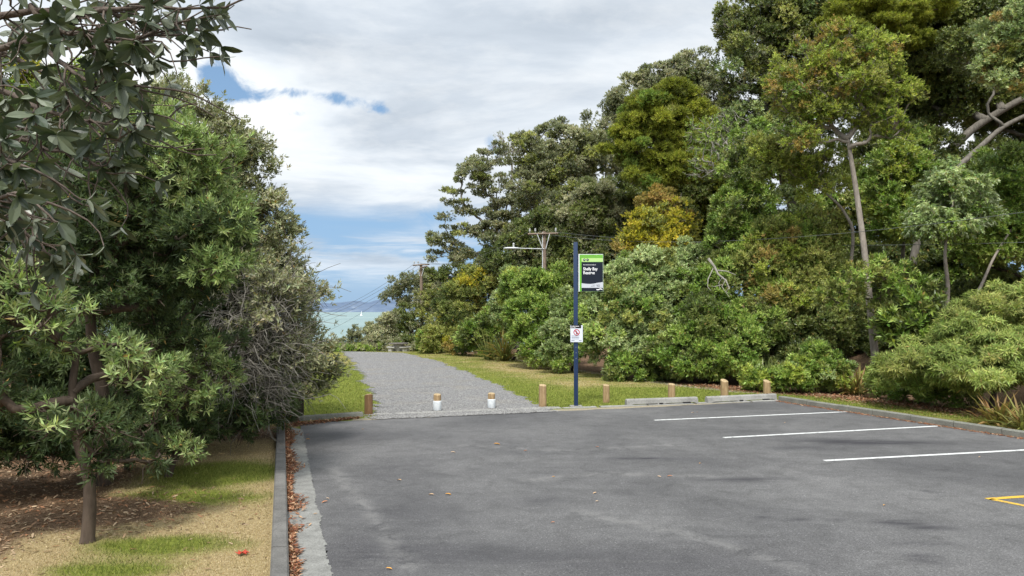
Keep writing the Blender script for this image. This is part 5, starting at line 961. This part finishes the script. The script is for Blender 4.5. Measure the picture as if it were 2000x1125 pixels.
# ================================================================== GRASS, LITTER
gmat = leafmat('grass_blade', bk=0, rough=.7, trans=.35, spec=.15)
def blades(name, label, X_, Y_, hgt, wid, rng, cat='grass', dryc=((.52, .43, .23), (.40, .31, .13), (.28, .21, .08), (.40, .27, .08)), pa=.5):
    g_, l_ = ground_masks(X_, Y_); pat = .5 + .5 * np.sin(X_ * 3.1 + 2 * np.sin(Y_ * 2.3)) * np.sin(Y_ * 3.7 + X_); g2 = np.clip(g_ + (pat - .5) * pa + rng.normal(0, .15, len(X_)), 0, 1)
    keep = (rng.uniform(0, 1, len(X_)) > l_ * 1.1); X_, Y_, g2 = X_[keep], Y_[keep], g2[keep]; n = len(X_)
    d = unit(np.stack([rng.normal(0, .55, n), rng.normal(0, .55, n), np.ones(n)], 1)); L = hgt * rng.uniform(.5, 1.3, n) * (.55 + .6 * g2)
    dry = np.array(dryc)[rng.integers(0, 4, n)]; gr = np.array([(.16, .19, .045), (.27, .27, .08), (.11, .145, .035)])[rng.integers(0, 3, n)]; w_ = smooth((g2 - .15) / .6)[:, None]
    leaves(name, np.stack([X_, Y_, H(X_, Y_) - .003], 1), d, rng.normal(0, 1, (n, 3)), L, wid, (dry * (1 - w_) + gr * w_) * rng.uniform(.6, 1.35, (n, 1)), gmat, None, T_BLADE)
    o = [q for q in COL.objects if q.name.startswith(name)][-1]; tag(o, label, cat, kind='stuff')
rng = np.random.default_rng(21); n = 150000; yy = 4 + 12 * np.power(rng.uniform(0, 1, n), 1.25); xr = np.interp(yy, [k0[1], k1[1]], [k0[0], k1[0]]) - .02; xr = np.where(yy < k0[1], k0[0] + (k0[1] - yy) * .312, xr); xx = xr - rng.uniform(0, 4.4, n) * (.55 + yy / 26)
blades('verge_grass', 'short dry and green grass on the verge left of the kerb', xx, yy, .040, .0055, rng, dryc=((.55, .45, .30), (.42, .33, .20), (.28, .21, .12), (.46, .34, .21)), pa=.35)
def inpoly(x, y, poly):
    ins = np.zeros(len(x), bool); j = len(poly) - 1
    for i in range(len(poly)):
        xi, yi, xj, yj = poly[i][0], poly[i][1], poly[j][0], poly[j][1]; ins ^= ((yi > y) != (yj > y)) & (x < (xj - xi) * (y - yi) / (yj - yi + 1e-12) + xi); j = i
    return ins
pathpoly = np.concatenate([a[::8], b[::-8]]) if False else None
PA = np.concatenate([PL, PR[::-1]])
n = 280000; yy = 15 + 29 * np.power(rng.uniform(0, 1, n), 1.6); xx = rng.uniform(-13, 11, n); k_ = ~inpoly(xx + rng.normal(0, .10, n), yy, PA) & ~in_cp(xx, yy, -.34) & (xx < bushline(yy) + .3); xx, yy = xx[k_], yy[k_]
blades('lawn_grass', 'mown yellow green grass beyond the bollards on both sides of the gravel path', xx, yy, .045, .013, rng)
# grass strip behind right kerb
n = 45000; f = rng.uniform(-.1, 1.4, n); bs = r0[None] * (1 - f[:, None]) + r1[None] * f[:, None]; wd_ = rng.uniform(.17, 1.0, n) * np.interp(f, [0, .3, 1.2], [.3, .8, 1.3]); xx, yy = bs[:, 0] + .9 * wd_ + .1, bs[:, 1] + .4 * wd_
g_keep = np.ones(n, bool); d = unit(np.stack([rng.normal(0, .5, n), rng.normal(0, .5, n), np.ones(n)], 1)); cg = np.array([(.30, .29, .09), (.20, .25, .05), (.38, .30, .14)])[rng.integers(0, 3, n)] * rng.uniform(.8, 1.2, (n, 1))
o = leaves('kerb_grass', np.stack([xx, yy, H(xx, yy)], 1), d, rng.normal(0, 1, (n, 3)), rng.uniform(.02, .05, n), .008, cg, gmat, None, T_BLADE); tag(o, 'thin strip of yellow green grass behind the right hand kerb', 'grass', kind='stuff')
# fallen leaf litter
lmat = leafmat('dead_leaf', bk=.2, back=(.3, .2, .12), rough=.7, trans=.1, spec=.2)
LP = np.array([(.24, .095, .045), (.30, .15, .08), (.18, .065, .035), (.40, .26, .16), (.13, .065, .04)]); LB = np.array([(.30, .20, .12), (.38, .28, .18), (.20, .12, .07), (.12, .075, .045), (.30, .15, .08)])
def litter(name, label, X_, Y_, Z_, pal, L0, rng, wr=.32, tilt=.25, cat='leaf litter', kind='stuff'):
    n = len(X_); a_ = rng.uniform(0, 6.28, n); d = np.stack([np.cos(a_), np.sin(a_), rng.normal(0, tilt, n)], 1); nr = np.stack([rng.normal(0, tilt, n), rng.normal(0, tilt, n), np.ones(n)], 1); L = L0 * rng.uniform(.5, 1.3, n)
    o = leaves(name, np.stack([X_, Y_, Z_], 1), d, nr, L, L * wr, pal[rng.integers(0, len(pal), n)] * rng.uniform(.7, 1.25, (n, 1)), lmat, None, T_ELL); tag(o, label, cat, kind=kind); return o
# gutter leaves: hug the kerb, in drifts
n = 7500; t_ = np.power(rng.uniform(0, 1, n), .8); base_y = 5.0 + t_ * 10.9; xk = k2[0] + (k3[0] - k2[0]) * (base_y - k2[1]) / (k3[1] - k2[1])
drift = .075 + .05 * np.sin(base_y * 2.3) + .03 * np.sin(base_y * 6.1 + 1); off = np.abs(rng.normal(0, 1, n)) * np.clip(drift, .03, .2) * .8; skip = rng.uniform(0, 1, n) < np.where((base_y > 8.3) & (base_y < 8.9), .92, .0); off = off[~skip]; base_y = base_y[~skip]; xk = xk[~skip]
litter('gutter_leaves', 'drift of red brown fallen leaves between the left kerb and the concrete gutter strip', xk + .012 + off, base_y, .012 + np.maximum(0, .03 - off * .15) * rng.uniform(0, 1, len(off)), LP, .062, rng, .30, .35)
n = 1500; f = np.power(rng.uniform(0, 1, n), 1.5)[:, None]; c0, c1 = G(566, 829), G(700, 817); q = c0 * (1 - f) + c1 * f; off = np.abs(rng.normal(0, .16, n)) * (1.15 - f[:, 0]); litter('corner_leaves', 'red brown fallen leaves heaped in the corner along the low concrete beam', q[:, 0] + off * .3, q[:, 1] - off * .95, .012 + rng.uniform(0, .02, n), LP, .07, rng, .32, .35)
n = 42000; X_ = rng.uniform(-9, -1.6, n); Y_ = rng.uniform(4.3, 15.5, n); g_, l_ = ground_masks(X_, Y_); kk = (rng.uniform(0, 1, n) < l_ * .9 + .015) & (X_ < np.where(Y_ < k0[1], k0[0], np.interp(Y_, [k0[1], k1[1]], [k0[0], k1[0]])) - .03)
X_, Y_ = X_[kk], Y_[kk]; litter('leaf_litter', 'brown leaf litter around the trunks on the left verge', X_, Y_, H(X_, Y_) + .008, LB, .07, rng, .3, .3)
n = 16000; Y_ = rng.uniform(11, 24, n); X_ = bushline(Y_) + rng.normal(.75, .5, n); kk = (X_ > bushline(Y_) - .5) | (rng.uniform(0, 1, n) < .3); X_, Y_ = X_[kk], Y_[kk]; kk = ~in_cp(X_, Y_, -.3); X_, Y_ = X_[kk], Y_[kk]
litter('bush_leaf_litter', 'orange brown leaf litter under the bushes behind the right hand kerb', X_, Y_, H(X_, Y_) + .01, np.concatenate([LP, LB]), .085, rng, .35, .3)
n = 2600; f = rng.uniform(0, 1.4, n); bs = r0[None] * (1 - f[:, None]) + r1[None] * f[:, None]; off = np.abs(rng.normal(0, .06, n)); litter('kerb_leaves', 'thin line of fallen leaves in the channel along the right hand kerb', bs[:, 0] - off, bs[:, 1] - off * .4, 0 * off + .01, LP * 1.3, .05, rng, .35, .2)
# single fallen leaves on the asphalt
base_leaf = None; spots = [(964, 867), (784, 938), (636, 973), (641, 979), (869, 965), (848, 966), (880, 883), (1030, 880), (1078, 931), (1166, 962), (1163, 979), (1084, 1020), (753, 1110), (711, 838), (1283, 930), (1314, 930), (1365, 905), (1535, 825), (1350, 806), (1364, 805), (1725, 987), (1916, 892), (1920, 848), (1170, 873), (597, 858), (620, 1003)]
tl, fs_ = T_ELL
for i, (px, py) in enumerate(spots):
    p = G(px, py, .012); L = random.choice((.05, .065, .085)) if i else .12; a_ = random.uniform(-.6, .6) + (PI if i % 2 else 0)
    Vv = [(p[0] + (v[0] * math.cos(a_) - v[1] * .4 * math.sin(a_)) * L, p[1] + (v[0] * math.sin(a_) + v[1] * .4 * math.cos(a_)) * L, p[2] + v[2] * L * 1.2) for v in tl]
    mm = bpy.data.materials.get('fallen_leaf_%d' % (i % 4)) or simple('fallen_leaf_%d' % (i % 4), [(.60, .30, .06), (.50, .34, .20), (.62, .45, .30), (.45, .2, .1)][i % 4], .7, .2, 40)
    o = MB().add(Vv, fs_).build('fallen_leaf', mm)
    tag(o, 'bright orange fallen leaf lying alone on the asphalt below the second sleeved bollard' if i == 0 else 'small dry curled leaf lying on the grey asphalt', 'leaf', 'dry leaves scattered on the asphalt')
# lobed red leaf on the verge
p = G(472, 1081, .02); outline = [(0, -.10), (.02, -.03), (.10, -.05), (.07, .0), (.12, .05), (.05, .05), (.03, .12), (-.02, .06), (-.09, .09), (-.06, .02), (-.12, -.02), (-.04, -.03)]
o = MB().add([(p[0] + x_ * .6, p[1] + y_ * .6, p[2] + .012 * math.sin(x_ * 40) + .012) for x_, y_ in outline] + [(p[0], p[1], p[2])], [(i, (i + 1) % 12, 12) for i in range(12)]).build('red_leaf', simple('red_leaf', (.36, .04, .02), .6, .2, 30)); tag(o, 'single bright red lobed leaf on the dry grass of the left verge', 'leaf')
print('TREES', len(TREES), 'leaves', sum(t_[1] for t_ in TREES))
